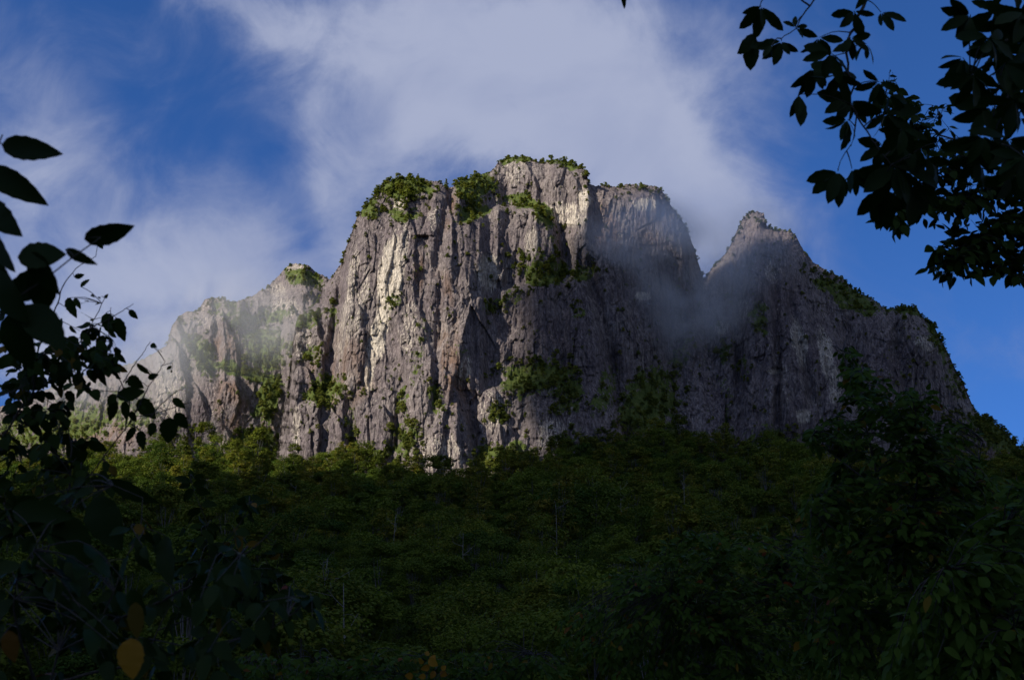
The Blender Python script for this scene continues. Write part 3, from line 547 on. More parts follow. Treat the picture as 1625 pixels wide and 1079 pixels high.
for (key, cx, cy, rx, ry, rot, n, size, where, kd) in ZONES:
    members = []
    for k in range(int(n * 1.7)):
        a = RNG.uniform(0, 2 * math.pi); q = 1.35 * RNG.uniform(0, 1) ** .62; c, s = math.cos(R(rot)), math.sin(R(rot))
        dx, dy = q * rx * math.cos(a), q * ry * math.sin(a)
        px = cx + dx * c - dy * s; py = cy + dx * s + dy * c
        tp_ = top_py(key, px); py = max(py, tp_ - 1)
        p = on_cliff(key, px, py); sz = size * RNG.uniform(.4, 1.0)
        pools = BUSH if kd == 'b' or RNG.uniform() < .55 else TREELET
        members.append((px, py, p, sz, pools[RNG.integers(len(pools))], RNG.uniform(0, 6.28)))
    members.sort(key=lambda m: -m[3])
    keep = members[:6]
    ks = sorted(range(len(keep)), key=lambda i: keep[i][0])
    for i, (px, py, p, sz, me, rz) in enumerate(keep):
        if me in BUSH: nm, cat, nice = NICE['b']
        else: nm, cat, nice = NICE['t']
        o = place_bush(me, p, sz, rz, nm); n_single += 1
        r = ks.index(i); ordn = ['leftmost', 'second from left', 'third from left', 'third from right', 'second from right', 'rightmost'][r] if len(ks) == 6 else ['leftmost', 'second from left', 'middle', 'second from right', 'rightmost'][min(r, 4)]
        tag(o, f'{nice} {where}, {ordn}', cat, 'bushes and small trees ' + where)
    scrub_rest += members[6:]
# lone pines on the skylines
for (key, px, sz, lab) in (('main', 709, 11, 'single slim dark pine standing in the notch of the summit skyline'), ('right', 1365, 8, 'small dark pine sticking up from the right peak crest'), ('main', 662, 8, 'low dark pine on the western summit skyline'), ('right', 1352, 6, 'tiny pine above the right peak crest')):
    p = on_cliff(key, px, top_py(key, px)); p[1] += 2
    tag(place_bush(PINE[0], p, sz, RNG.uniform(0, 6), 'cliff_pine'), lab, 'tree', 'pines on the skyline')
# the rest of the low growth on the rock is one mass
for (key, pxa, pxb, n) in (('main', 450, 1130, 9000), ('left', 20, 520, 4200), ('right', 1110, 1600, 4500)):
    zz = {'main': MAIN_MOSS, 'left': LEFT_MOSS, 'right': RIGHT_MOSS}[key]
    gx, gtop, gPY, gP, gnv = CL[key]
    px = RNG.uniform(pxa, pxb, n); tt = np.interp(px, gx, gtop); py = tt + 2 + (748 - tt) * RNG.uniform(0, 1, n)
    wx = px + 26 * fbm(px / 30, py / 30, 4, 61, .6); wy = py + 22 * fbm(px / 30, py / 30, 4, 62, .6)
    m = zones(wx, wy, zz)
    ii = np.clip(np.searchsorted(gx, px), 2, len(gx) - 3); b0 = gPY[0, ii]; jj = np.clip(((py - b0) / (gPY[-1, ii] - b0) * (gnv - 1)).astype(int), 2, gnv - 3)
    ez = gP[jj + 2, ii] - gP[jj - 2, ii]; ex = gP[jj, ii + 2] - gP[jj, ii - 2]; nrm = unit(np.cross(ex, ez)); shelf = sstep(.25, .7, np.abs(nrm[:, 2]))
    prob = .035 + .75 * m ** 1.5 * sstep(-.35, .25, fbm(px / 12, py / 12, 3, 63)) + .60 * shelf * sstep(-.15, .25, fbm(px / 50, py / 40, 3, 64)) + .12 * shelf * m
    for k in np.nonzero(RNG.uniform(0, 1, n) < prob)[0]:
        scrub_rest.append((px[k], py[k], on_cliff(key, px[k], py[k]), RNG.choice([.8, 1.0, 1.3, 1.7, 2.3, 3.2]) * (1 + .35 * m[k]), (BUSH + TREELET[:1])[RNG.integers(len(BUSH) + 1)], RNG.uniform(0, 6.28)))
    for k in range(int((pxb - pxa) / 4)):      # fringe on the skyline
        px = RNG.uniform(pxa, pxb); p = on_cliff(key, px, top_py(key, px)); p[1] += RNG.uniform(0, 8)
        scrub_rest.append((px, 0, p, RNG.uniform(1.5, 4.2), BUSH[RNG.integers(len(BUSH))], RNG.uniform(0, 6.28)))

def scatter(name, meshes, pts, idx, scl, rot, label):
    """one object: copies of the given meshes on points, by geometry nodes"""
    me = bpy.data.meshes.new(name); me.vertices.add(len(pts)); me.vertices.foreach_set('co', np.asarray(pts, np.float32).ravel())
    for nm, typ, dat in (('pick', 'INT', np.asarray(idx, np.int32)), ('size', 'FLOAT_VECTOR', np.asarray(scl, np.float32)), ('turn', 'FLOAT_VECTOR', np.asarray(rot, np.float32))):
        a = me.attributes.new(nm, typ, 'POINT'); a.data.foreach_set('value' if typ == 'INT' else 'vector', dat.ravel())
    o = bpy.data.objects.new(name, me); COL.objects.link(o)
    src = bpy.data.collections.new(name + '_kinds')
    for k, m in enumerate(meshes):
        s = bpy.data.objects.new(f'{name}_kind_{chr(97 + k)}', m); src.objects.link(s)
    g = bpy.data.node_groups.new(name, 'GeometryNodeTree')
    g.interface.new_socket('Geometry', in_out='INPUT', socket_type='NodeSocketGeometry'); g.interface.new_socket('Geometry', in_out='OUTPUT', socket_type='NodeSocketGeometry')
    gi, go = g.nodes.new('NodeGroupInput'), g.nodes.new('NodeGroupOutput')
    ip = g.nodes.new('GeometryNodeInstanceOnPoints'); ci = g.nodes.new('GeometryNodeCollectionInfo')
    ci.inputs['Collection'].default_value = src; ci.inputs['Separate Children'].default_value = True; ci.inputs['Reset Children'].default_value = True
    def attr(nm, typ):
        n = g.nodes.new('GeometryNodeInputNamedAttribute'); n.data_type = typ; n.inputs['Name'].default_value = nm
        return [s for s in n.outputs if s.enabled and s.name == 'Attribute'][0]
    L = g.links.new
    L(gi.outputs[0], ip.inputs['Points']); L(ci.outputs[0], ip.inputs['Instance']); ip.inputs['Pick Instance'].default_value = True
    L(attr('pick', 'INT'), ip.inputs['Instance Index']); L(attr('turn', 'FLOAT_VECTOR'), ip.inputs['Rotation']); L(attr('size', 'FLOAT_VECTOR'), ip.inputs['Scale'])
    L(ip.outputs[0], go.inputs[0])
    md = o.modifiers.new('scatter', 'NODES'); md.node_group = g
    tag(o, label, kind='stuff'); return o
kinds = BUSH + TREELET
scatter('cliff_scrub', kinds, [m[2] for m in scrub_rest], [kinds.index(m[4]) for m in scrub_rest], [[m[3]] * 3 for m in scrub_rest], [[0, 0, m[5]] for m in scrub_rest], 'low scrub and grass growing over ledges and cracks of the cliffs')

# ------------------------------------------------------------------ the forest on the slope
FAR = []
for i in range(6):
    tb, cb = tufted(500 + i, 15 + 3.5 * (i % 3), (6.0, 7.2, 5.2)[i % 3], 30, 120, .66, .55, (.40, .26, .32)[i % 3], autumn=(0, 0, .12, 0, .05, .32)[i], trunk_r=.15, clump_r=(.28, .50))
    FAR.append(single_mesh('forest_tree', tb, cb, BARK_PALE, F_FOREST))
NEAR = []
for i in range(5):
    tb, cb = tufted(560 + i, 15 + 3.5 * (i % 3), (6.0, 7.2, 5.2)[i % 3], 32, 260, .42, .50, (.38, .24, .32)[i % 3], autumn=(0, .05, 0, .16, 0)[i], trunk_r=.16, clump_r=(.26, .48))
    NEAR.append((tb.mesh('trunk', BARK_PALE), cb.mesh('crown', F_FOREST)))
tp = []
yy = 118.0
while yy < 800:
    sp = 12.2; w = .56 * yy + 30
    for x in np.arange(-w, w, sp):
        tp.append((x + RNG.uniform(-5, 5), yy + RNG.uniform(-3.4, 3.4)))
    yy += sp * .92
def blocked(x, y):
    """inside the rock already"""
    p = at(0, 700, y); px = PW / 2 + x / y * math.cos(R(6)) * FPX
    for key in ('main', 'left', 'right'):
        pxs, top, PY, P, nv = CL[key]
        if pxs[0] < px < pxs[-1] and y > P[int(nv * .12), np.searchsorted(pxs, px), 1] - 2: return True
    return False
trees = [(x, y, float(ground_z(x, y))) for (x, y) in tp if y < 660 or not blocked(x, y)]
infr = lambda x, y: abs(x) < .485 * y
trees.sort(key=lambda t: (0 if infr(t[0], t[1]) else 1, t[1]))
near, far = trees[:290], trees[290:]
HW = ['tall', 'spreading', 'bushy', 'slender', 'leaning']; CW = ['deep green', 'slightly yellowing', 'dark', 'olive and yellow', 'mid green']
near.sort(key=lambda t: t[0] / t[1])
for k, (x, y, z) in enumerate(near):
    i = int(RNG.integers(5)); s = RNG.choice([.6, .75, .85, 1.0, 1.1, 1.25])
    e = empty('forest_tree', (x, y, z)); e.rotation_euler = (0, 0, RNG.uniform(0, 6.28)); e.scale = (s, s, s * RNG.uniform(.9, 1.1))
    for nm, me in zip(('trunk', 'crown'), NEAR[i]):
        c = bpy.data.objects.new(nm, me); COL.objects.link(c); c.parent = e
    px = PW / 2 + x / y * FPX
    side = 'under the left ridge' if px < 450 else 'under the pale streak' if px < 680 else 'under the summit tower' if px < 950 else 'under the right gully' if px < 1150 else 'under the right peak' if px < 1400 else 'at the right end of the slope'
    row = 'lowest row' if y < 140 else 'second row' if y < 160 else 'third row' if y < 180 else 'fourth row'
    tag(e, f'{CW[i]} forest tree, {row} of wood, {side}', 'tree', f'{CW[i]} forest trees, {row}, {side}')
scatter('forest', FAR, far, RNG.integers(0, 6, len(far)), [[s, s, s * RNG.uniform(.85, 1.15)] for s in RNG.choice([.5, .7, .85, 1.0, 1.15, 1.3, 1.6], len(far), p=[.12, .16, .2, .2, .16, .1, .06]) * RNG.uniform(.9, 1.1, len(far))], [[0, 0, a] for a in RNG.uniform(0, 6.28, len(far))], 'shaded green broadleaf forest covering the slope up to the cliff foot')

# a few pale, nearly bare trees standing out of the canopy
def bare_tree(px, top_y, Y, seed, label, lean=0.0):
    rng = np.random.default_rng(seed); top = at(px, top_y, Y); b = np.array([top[0] - lean, Y, float(ground_z(top[0], Y))]); h = top[2] - b[2]
    tb, lb = MB(), MB(); dx = np.array([lean, 0, 0])
    path = smooth_path([[0, 0, -.3], [.25 * lean + rng.normal(0, .2), 0, h * .3], [.6 * lean + rng.normal(0, .3), rng.normal(0, .3), h * .65], [lean, 0, h]], 14)
    tube(tb, path, np.linspace(.20, .04, 14), 7)
    for k in range(6):
        i = int(rng.integers(6, 13)); p0 = path[i]; a = rng.uniform(0, 6.28); L = h * rng.uniform(.08, .18)
        e = p0 + np.array([math.cos(a) * L, math.sin(a) * L, L * rng.uniform(.3, 1.1)])
        q = smooth_path([p0, (p0 + e) / 2 + rng.normal(0, .12 * L, 3), e], 6); tube(lb, q, np.linspace(.07, .02, 6), 5)
        for m in range(2):
            e2 = q[3 + m] + rng.normal(0, .35 * L, 3) + np.array([0, 0, .2 * L]); tube(lb, smooth_path([q[3 + m], (q[3 + m] + e2) / 2 + rng.normal(0, .05 * L, 3), e2], 4), np.linspace(.03, .012, 4), 4)
    e = empty('bare_tree', b); tb.build('trunk', BARK_BARE, e, smooth=True); lb.build('branch', BARK_BARE, e, smooth=True)
    tag(e, label, 'tree', 'pale bare trees in the forest')
BARK_BARE = bark_material('bare_bark', (.10, .094, .085), (.24, .23, .21), 3)
for k, (px, ty, Y, ln, lab) in enumerate(((520, 885, 150, .8, 'tall pale bare tree in the dark lower left of the forest'), (545, 925, 140, -1.5, 'leaning pale bare tree beside the tall one at lower left'), (1085, 745, 420, .5, 'slim pale bare tree below the right gully'), (628, 815, 330, 1.5, 'thin bare tree in mid slope under the pale streak'),
        (882, 800, 340, -.5, 'thin bare tree in mid slope under the summit tower'), (735, 845, 260, .8, 'forked bare tree in the centre of the forest'), (792, 985, 165, 2.5, 'short crooked bare tree near the bottom middle'), (985, 770, 430, -.6, 'pale bare tree high on the slope below the dark belt'), (470, 770, 480, .8, 'small pale bare tree in the half lit upper left forest'))):
    bare_tree(px, ty, Y, 900 + k, lab, ln)

# ------------------------------------------------------------------ unseen cloud, added and shaped to shade the valley and right half of the cliffs
def shade_cloud():
    z0 = 760.0
    poly = np.array([(-395, 440), (-600, 408), (-770, 308), (-850, 232), (-940, 118), (-1000, 40), (-1120, -60), (-1300, -210), (-1560, -420), (-1560, -450), (-1250, -950), (-950, -950), (-820, -600), (-640, -120), (-480, 40), (-330, 200), (-300, 330)], float)  # outline drawn so that its shade edge falls across cliffs and forest
    xs = np.arange(-1700, -100, 22.); ys = np.arange(-1100, 680, 22.); X, Y = np.meshgrid(xs, ys)
    inside = np.zeros(X.shape, bool); dist = np.full(X.shape, 1e9)
    for a, b in zip(poly, np.roll(poly, -1, 0)):
        c = ((a[1] > Y) != (b[1] > Y)) & (X < (b[0] - a[0]) * (Y - a[1]) / (b[1] - a[1] + 1e-9) + a[0]); inside ^= c
        ab = b - a; t = np.clip(((X - a[0]) * ab[0] + (Y - a[1]) * ab[1]) / (ab @ ab), 0, 1); dist = np.minimum(dist, np.hypot(X - a[0] - t * ab[0], Y - a[1] - t * ab[1]))
    sd = np.where(inside, dist, -dist) + 16 * fbm(X / 90, Y / 90, 3, 4)
    th = np.where(sd > 0, sstep(-10, 80, sd) * 70 * (1 + .5 * fbm(X / 130, Y / 130, 3, 8)), 0)
    mb = MB(); ny, nx = X.shape; ok = th > 0
    okc = ok[:-1, :-1] | ok[1:, :-1] | ok[:-1, 1:] | ok[1:, 1:]
    up = np.stack([X, Y, z0 + th * (1 + .3 * fbm(X / 50, Y / 50, 3, 12))], -1).reshape(-1, 3); dn = np.stack([X, Y, z0 - th * .5], -1).reshape(-1, 3)
    i = (np.arange(ny - 1)[:, None] * nx + np.arange(nx - 1)[None])[okc]
    q = np.stack([i, i + 1, i + nx + 1, i + nx], -1)
    dn = np.where((th.reshape(-1) > 0)[:, None], dn, up)      # both skins meet at the rim
    mb.add(np.concatenate([up, dn]), np.concatenate([q, q[:, ::-1] + nx * ny]))
    m, t, out = new_mat('shade_cloud_volume'); v = N(t, 'ShaderNodeVolumePrincipled'); v.inputs['Density'].default_value = .06; v.inputs['Color'].default_value = (.95, .96, 1, 1)
    t.links.new(v.outputs[0], out.inputs['Volume'])
    tag(mb.build('cloud', m), 'broad unseen cloud added overhead to shade the valley', kind='stuff')
shade_cloud()

# ------------------------------------------------------------------ mist clinging to the rock
def mist(px, py, Y, rx, ry, dy, dens, label, seed, thr=.35):
    import bmesh
    c = at(px, py, Y); k = Y / FPX
    bm = bmesh.new(); bmesh.ops.create_icosphere(bm, subdivisions=3, radius=1)
    for v in bm.verts: v.co *= 1 + .12 * math.sin(3 * v.co.x + seed) * math.cos(4 * v.co.z)
    me = bpy.data.meshes.new('mist'); bm.to_mesh(me); bm.free()
    o = bpy.data.objects.new('mist', me); COL.objects.link(o); o.location = c; o.scale = (rx * k, dy, ry * k)
    m, t, out = new_mat('mist'); L = t.links.new
    tc = N(t, 'ShaderNodeTexCoord'); ln = N(t, 'ShaderNodeVectorMath', operation='LENGTH'); L(tc.outputs['Object'], ln.inputs[0])
    geo = N(t, 'ShaderNodeNewGeometry')
    f = maprange(t, ln.outputs['Value'], .98, .15)
    nz = noise(t, geo.outputs['Position'], .02, 4, .55, (1, 1, .8), .5)
    d = M(t, 'MULTIPLY', M(t, 'MULTIPLY', f, maprange(t, nz, thr, .62)), dens)
    v = N(t, 'ShaderNodeVolumePrincipled'); L(d, v.inputs['Density']); v.inputs['Color'].default_value = (1, 1, 1, 1)
    L(v.outputs[0], out.inputs['Volume']); me.materials.append(m)
    tag(o, label, kind='stuff')
mist(1095, 450, 872, 150, 175, 42, .030, 'thin mist drifting off the shoulder behind the tower', 1)
mist(1200, 385, 815, 110, 100, 35, .014, 'mist veil over the top of the right peak', 2)
mist(1020, 365, 838, 135, 82, 40, .045, 'mist on the shoulder right of the summit tower', 3)
mist(170, 575, 860, 230, 130, 50, .020, 'pale mist over the far left ridge', 4)
mist(380, 510, 860, 190, 120, 42, .014, 'mist clinging to the steps of the left ridge', 5)

#@@FORE
# ------------------------------------------------------------------ foreground shrubs and overhanging branches
CAMN = np.array([0, -1.0, -.15])
class Plant:
    """stems (tubes) and leaves of one plant close to the camera"""
    def __init__(s, seed): s.st = MB(); s.lf = MB(); s.paths = []; s.rng = np.random.default_rng(seed)
    def pts(s, path): return np.array([p[1:] if p[0] == 'w' else at(*p) for p in path], float)
    def stem(s, path, r0, r1, sides=6, mb=None):
        p = s.pts(path); n = max(8, len(p) * 5); q = smooth_path(p, n)
        q[1:-1] += s.rng.normal(0, r0 * .35, q[1:-1].shape)
        tube(mb or s.st, q, np.linspace(r0, r1, n), sides); s.paths.append(q); return q
    def near(s, p):
        a = np.concatenate(s.paths); return a[np.argmin(np.linalg.norm(a - p, axis=1))]
    def col(s, n, autumn=0.0, red=0.0):
        t = np.zeros((n, 3)); t[:, 0] = s.rng.uniform(0, 1, n)
        a = s.rng.uniform(0, 1, n) < autumn; t[a, 1] = s.rng.uniform(.3, 1, a.sum()); r = s.rng.uniform(0, 1, n) < red; t[r, 2] = s.rng.uniform(.2, .8, r.sum()); return t
    def listed(s, items, Y, dy=.0, serr=.05, st=11, curl=.15, autumn=0, petiole=True, rp=.0011):
        """leaves one by one: base x, y, tip x, y, width (all as seen in the photograph)"""
        for (bx, by, tx, ty, w) in items:
            y0 = Y + s.rng.uniform(-dy, dy); ln = math.hypot(tx - bx, ty - by)
            b = at(bx, by, y0); t = at(tx, ty, y0 + s.rng.uniform(-.35, .35) * ln * Y / FPX)
            nn = unit(CAMN + s.rng.normal(0, .28, 3))
            leaves(s.lf, [b], [t - b], [nn], np.linalg.norm(t - b), w * Y / FPX, s.col(1, autumn), st, curl, .18, serr)
            if petiole and s.paths:
                q = s.near(b)
                if np.linalg.norm(q - b) < .5: tube(s.st, smooth_path([q, (q + b) / 2 + np.array([0, 0, .06 * np.linalg.norm(q - b)]), b], 5), rp, 4)
    def mass(s, cx, cy, rx, ry, n, per, leaf, Y, dY, hang=.5, face=.5, autumn=0, red=0, asp=.5, st=7, rt=.0016, serr=0, rot=0, reach=9):
        c, sn = math.cos(R(rot)), math.sin(R(rot))
        for k in range(n):
            a = s.rng.uniform(0, 6.283); q = math.sqrt(s.rng.uniform(0, 1)); dx, dy = q * rx * math.cos(a), q * ry * math.sin(a)
            e = at(cx + dx * c - dy * sn, cy + dx * sn + dy * c, Y + s.rng.uniform(-dY, dY)); b = s.near(e)
            ln = np.linalg.norm(e - b)
            if ln < 1e-4: continue
            if ln > reach: b = e + (b - e) * reach / ln
            mid = (b + e) / 2 + np.array([0, 0, .10 * ln]) + s.rng.normal(0, .07 * ln, 3)
            tw = smooth_path([b, mid, e], 8); tube(s.st, tw, np.linspace(rt * 1.5, rt * .6, 8), 4)
            L = leaf * Y / FPX * s.rng.uniform(.65, 1.25, per); span = min(1.0, 2.4 * leaf * Y / FPX / max(ln, 1e-3))
            u = 1 - span * np.linspace(0, 1, per) ** .9; ii = np.clip(u * 7, 0, 6.999); i0 = ii.astype(int); fr = (ii - i0)[:, None]
            base = tw[i0] * (1 - fr) + tw[i0 + 1] * fr; td = unit(tw[i0 + 1] - tw[i0])
            sd = unit(np.cross(td, np.array([.1, .2, 1.])) + s.rng.normal(0, .25, (per, 3))) * np.where(np.arange(per) % 2 == 0, 1, -1)[:, None]
            d = unit(td * .65 + sd * .9 + np.array([0, 0, -hang]) + s.rng.normal(0, .22, (per, 3))); d[0] = unit(td[0] + np.array([0, 0, -hang * .7]))
            base = base + d * L[:, None] * .12
            nn = unit(face * CAMN + (1 - face) * np.array([0, 0, 1.]) + s.rng.normal(0, .38, (per, 3)))
            leaves(s.lf, base, d, nn, L, L * asp * s.rng.uniform(.8, 1.2, per), s.col(per, autumn, red), st, .16, .2, serr)
    def whorl(s, cx, cy, Y, n, leaf, dirdeg=None, spread=300, asp=.40, hang=.25, st=9, autumn=0):
        """hand-shaped groups of leaves at a twig end; dirdeg is the middle direction on the picture, 90 is down"""
        c = at(cx, cy, Y); b = s.near(c); ln = np.linalg.norm(c - b)
        if ln > 1e-3: tube(s.st, smooth_path([b, (b + c) / 2 + np.array([0, 0, .08 * ln]), c], 6), np.linspace(.0022, .0012, 6), 4)
        m = s.rng.uniform(0, 360) if dirdeg is None else dirdeg
        for k in range(n):
            a = R(m + spread * ((k + .5) / n - .5) + s.rng.uniform(-9, 9)); L = leaf * .85 * Y / FPX * s.rng.uniform(.7, 1.15)
            d = unit(np.array([math.cos(a), s.rng.uniform(-.45, .45), -math.sin(a) - hang]))
            nn = unit(CAMN + np.array([0, 0, -.25]) + s.rng.normal(0, .5, 3))
            leaves(s.lf, [c + d * L * .08], [d], [nn], L, L * asp * s.rng.uniform(.8, 1.15), s.col(1, autumn), st, .2, .22, .05, obov=True)
    def done(s, name, label, cat, loc, leafm, bark, group=None, stem_name='stem', trunk=None):
        e = empty(name, loc); tag(e, label, cat, group)
        def put(mb, nm, m, sm):
            if mb is None or not mb.v: return
            mb.v = [v - np.asarray(loc) for v in mb.v]; mb.build(nm, m, e, smooth=sm)
        put(trunk, 'trunk', bark, True); put(s.st, stem_name, bark, True); put(s.lf, 'foliage', leafm, True); return e
def gp(x, y): return ('w', x, y, float(ground_z(x, y)) - .05)
def gl(x, y): return (x, y, float(ground_z(x, y)))

# 1 big-leaved shrub at the left edge, an arm's length away
p = Plant(1); Y = 1.75
p.stem([gp(-1.05, 1.5), ('w', -1.0, 1.6, -.7), (-70, 700, Y), (-20, 540, Y), (20, 472, Y), (60, 445, Y), (112, 412, Y), (137, 383, Y + .02), (160, 377, Y + .03)], .006, .0011)
p.stem([(-60, 680, Y), (-55, 480, Y - .05), (-40, 340, Y - .05), (-8, 250, Y - .05), (4, 214, Y - .05)], .004, .0011)
p.stem([(-60, 680, Y), (-20, 640, Y - .1), (40, 610, Y - .12)], .003, .001)
p.listed([(3, 230, 96, 244, 40), (-24, 268, 68, 318, 45), (-30, 318, 32, 374, 44), (-26, 356, 18, 432, 40), (134, 380, 213, 360, 38), (28, 408, 104, 402, 49), (104, 396, 147, 420, 19), (74, 436, 4, 478, 47), (68, 428, 66, 500, 47),
          (40, 484, 102, 552, 54), (14, 498, 46, 590, 49), (-10, 432, 34, 512, 49), (50, 400, 86, 470, 44), (-34, 400, 20, 470, 40)], Y, .06, .03, 13, .16)
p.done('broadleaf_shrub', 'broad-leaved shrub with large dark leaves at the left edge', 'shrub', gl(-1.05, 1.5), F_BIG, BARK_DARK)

# 2 twiggy shrub with small toothed leaves
p = Plant(2); Y = 3.3
p.stem([gp(-1.75, 2.9), ('w', -1.68, 3.1, -1.0), (-30, 1040, Y), (62, 900, Y), (105, 800, Y), (152, 742, Y), (190, 692, Y), (212, 662, Y), (250, 655, Y), (280, 646, Y), (304, 638, Y)], .010, .0012)
p.stem([(205, 672, Y), (222, 640, Y), (240, 607, Y), (262, 574, Y)], .0025, .0009); p.stem([(198, 684, Y), (205, 640, Y), (193, 608, Y), (180, 575, Y), (172, 525, Y), (176, 488, Y)], .0026, .0009)
p.stem([(196, 607, Y), (212, 580, Y), (226, 562, Y), (238, 542, Y)], .002, .0008); p.stem([(238, 662, Y), (258, 640, Y), (282, 620, Y), (292, 621, Y)], .002, .0008)
p.stem([(62, 900, Y), (-10, 760, Y), (20, 670, Y), (52, 628, Y), (76, 606, Y), (112, 566, Y), (142, 520, Y), (166, 474, Y)], .006, .0010); p.stem([(52, 628, Y), (60, 560, Y - .1), (84, 500, Y - .1), (100, 455, Y - .1), (122, 424, Y - .1), (152, 407, Y - .1)], .004, .0009)
p.stem([(142, 520, Y), (170, 508, Y), (196, 492, Y), (212, 482, Y)], .0022, .0008); p.stem([(105, 800, Y), (112, 740, Y), (110, 690, Y), (98, 650, Y)], .004, .001)
p.listed([(107, 473, 119, 503, 17), (118, 473, 128, 490, 9), (205, 492, 218, 506, 11), (184, 504, 198, 542, 20), (168, 497, 176, 530, 22), (182, 560, 200, 576, 11), (158, 540, 166, 578, 19), (239, 547, 249, 551, 9), (217, 577, 236, 596, 12), (235, 600, 251, 594, 11), (204, 598, 226, 616, 20), (186, 630, 230, 620, 24),
          (184, 626, 170, 642, 14), (184, 634, 172, 669, 19), (198, 636, 200, 668, 17), (220, 634, 246, 664, 26), (274, 632, 294, 648, 13), (279, 655, 297, 681, 21), (270, 662, 266, 704, 30), (243, 670, 239, 692, 14), (222, 683, 226, 713, 17), (214, 678, 198, 702, 12), (208, 652, 214, 671, 14), (155, 578, 163, 612, 18), (140, 586, 152, 608, 15),
          (122, 592, 124, 618, 18), (100, 588, 97, 613, 18), (152, 585, 148, 608, 12), (128, 455, 140, 442, 10), (156, 384, 163, 395, 9), (118, 440, 134, 436, 9), (82, 690, 92, 712, 18), (66, 664, 82, 690, 18), (98, 690, 118, 706, 20), (120, 700, 126, 742, 34), (140, 700, 168, 716, 20), (82, 640, 88, 660, 15), (60, 640, 50, 668, 16)], Y, .12, .07, 11, .14)
for a in ((120, 575, 48, 36, 22, 4, 22, .25), (60, 600, 60, 60, 24, 4, 22, .3), (70, 690, 75, 60, 24, 4, 23, .3), (150, 550, 40, 36, 14, 4, 24, .2), (30, 540, 40, 60, 16, 4, 26, .3), (30, 760, 65, 60, 20, 4, 23, .3), (130, 745, 50, 40, 10, 4, 23, .2), (40, 840, 60, 50, 12, 4, 24, .3)):
    p.mass(*a[:7], Y, a[7], hang=.75, face=.65, autumn=.04, asp=.62, st=8, rt=.0011, serr=.06)
p.mass(215, 600, 75, 70, 6, 2, 12, Y, .2, hang=.2, face=.5, asp=.5, rt=.0009); p.mass(160, 500, 50, 30, 8, 2, 11, Y, .1, hang=.1, asp=.5, rt=.0009)
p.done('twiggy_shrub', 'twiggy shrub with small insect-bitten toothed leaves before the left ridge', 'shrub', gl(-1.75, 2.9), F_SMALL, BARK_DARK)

# 3 dark autumn shrub in the lower left corner
p = Plant(3); Y = 2.5
p.stem([gp(-.95, 2.1), ('w', -.9, 2.3, -1.2), (70, 1120, Y), (150, 1000, Y), (200, 890, Y), (230, 800, Y), (180, 770, Y)], .008, .0012); p.stem([(150, 1000, Y), (300, 930, Y), (400, 870, Y), (440, 830, Y)], .004, .001)
p.stem([(70, 1120, Y), (20, 960, Y - .2), (60, 860, Y - .2)], .004, .001); p.stem([(100, 1080, Y), (260, 1040, Y), (420, 1000, Y), (480, 960, Y)], .004, .001)
p.listed([(150, 790, 190, 872, 58), (170, 762, 250, 800, 30), (105, 800, 92, 840, 40), (95, 820, 140, 900, 52), (60, 790, 20, 830, 46), (20, 810, 110, 820, 40), (262, 850, 270, 930, 42), (130, 900, 100, 990, 52)], Y, .1, .04, 13, .15)
for a in ((90, 980, 130, 110, 24, 4, 42, .4), (300, 980, 150, 100, 22, 4, 38, .4), (60, 860, 90, 70, 12, 4, 40, .3), (420, 940, 90, 90, 10, 4, 32, .3), (200, 880, 110, 60, 8, 4, 36, .3)):
    p.mass(*a[:7], Y, a[7], hang=.7, face=.5, autumn=.022, red=.012, asp=.55, st=9, rt=.0012, serr=.03)
e = p.done('autumn_shrub', 'dark shrub with some yellow and rusty leaves filling the lower left corner', 'shrub', gl(-.95, 2.1), F_BIG, BARK_DARK)
for (bx, by, tx, ty, w, c, lab) in ((208, 1012, 210, 1078, 42, (.7, .8, .05), 'hanging yellow leaf with rusty edge'), (215, 955, 216, 1014, 26, (.3, .42, .05), 'dull yellow-green hanging leaf'), (14, 1000, 20, 1052, 28, (.2, .45, .25), 'orange-brown leaf in the corner')):
    q = MB(); b = at(bx, by, 1.9); t = at(tx, ty, 1.9); o = np.asarray(gl(-.95, 2.1))
    leaves(q, [b - o], [t - b], [CAMN], np.linalg.norm(t - b), w * 1.9 / FPX, [c], 13, .1, .15, .03, wide=.4); tag(q.build('leaf', F_AUTUMN if w == 42 else F_BIG, e, smooth=True), lab)

# 4 slender sapling in front of the lit forest
p = Plant(4); Y = 4.6
p.stem([gp(-1.7, 4.2), ('w', -1.65, 4.4, -1.2), (250, 1000, Y), (330, 890, Y), (332, 850, Y), (318, 800, Y), (305, 775, Y), (302, 752, Y)], .006, .0012); p.stem([(330, 890, Y), (380, 830, Y), (395, 800, Y)], .003, .001); p.stem([(250, 1000, Y), (350, 960, Y), (440, 900, Y)], .003, .001)
p.listed([(302, 764, 275, 756, 12), (303, 766, 282, 774, 13), (306, 770, 328, 764, 13), (304, 760, 302, 744, 10), (310, 776, 334, 784, 14), (306, 776, 290, 796, 14), (309, 760, 322, 752, 9), (320, 800, 345, 800, 14), (318, 806, 296, 820, 13)], Y, .05, .05, 9)
for a in ((390, 805, 20, 22, 7, 4, 26, .2), (325, 850, 36, 30, 8, 4, 26, .2), (400, 890, 60, 50, 18, 4, 28, .4), (330, 930, 70, 50, 20, 4, 30, .4), (450, 960, 60, 60, 16, 4, 28, .4)): p.mass(*a[:7], Y, a[7], hang=.5, autumn=.04, asp=.5, rt=.0012)
p.done('sapling', 'slender dark sapling rising in front of the dim forest at lower left', 'sapling', gl(-1.7, 4.2), F_SMALL, BARK_DARK)

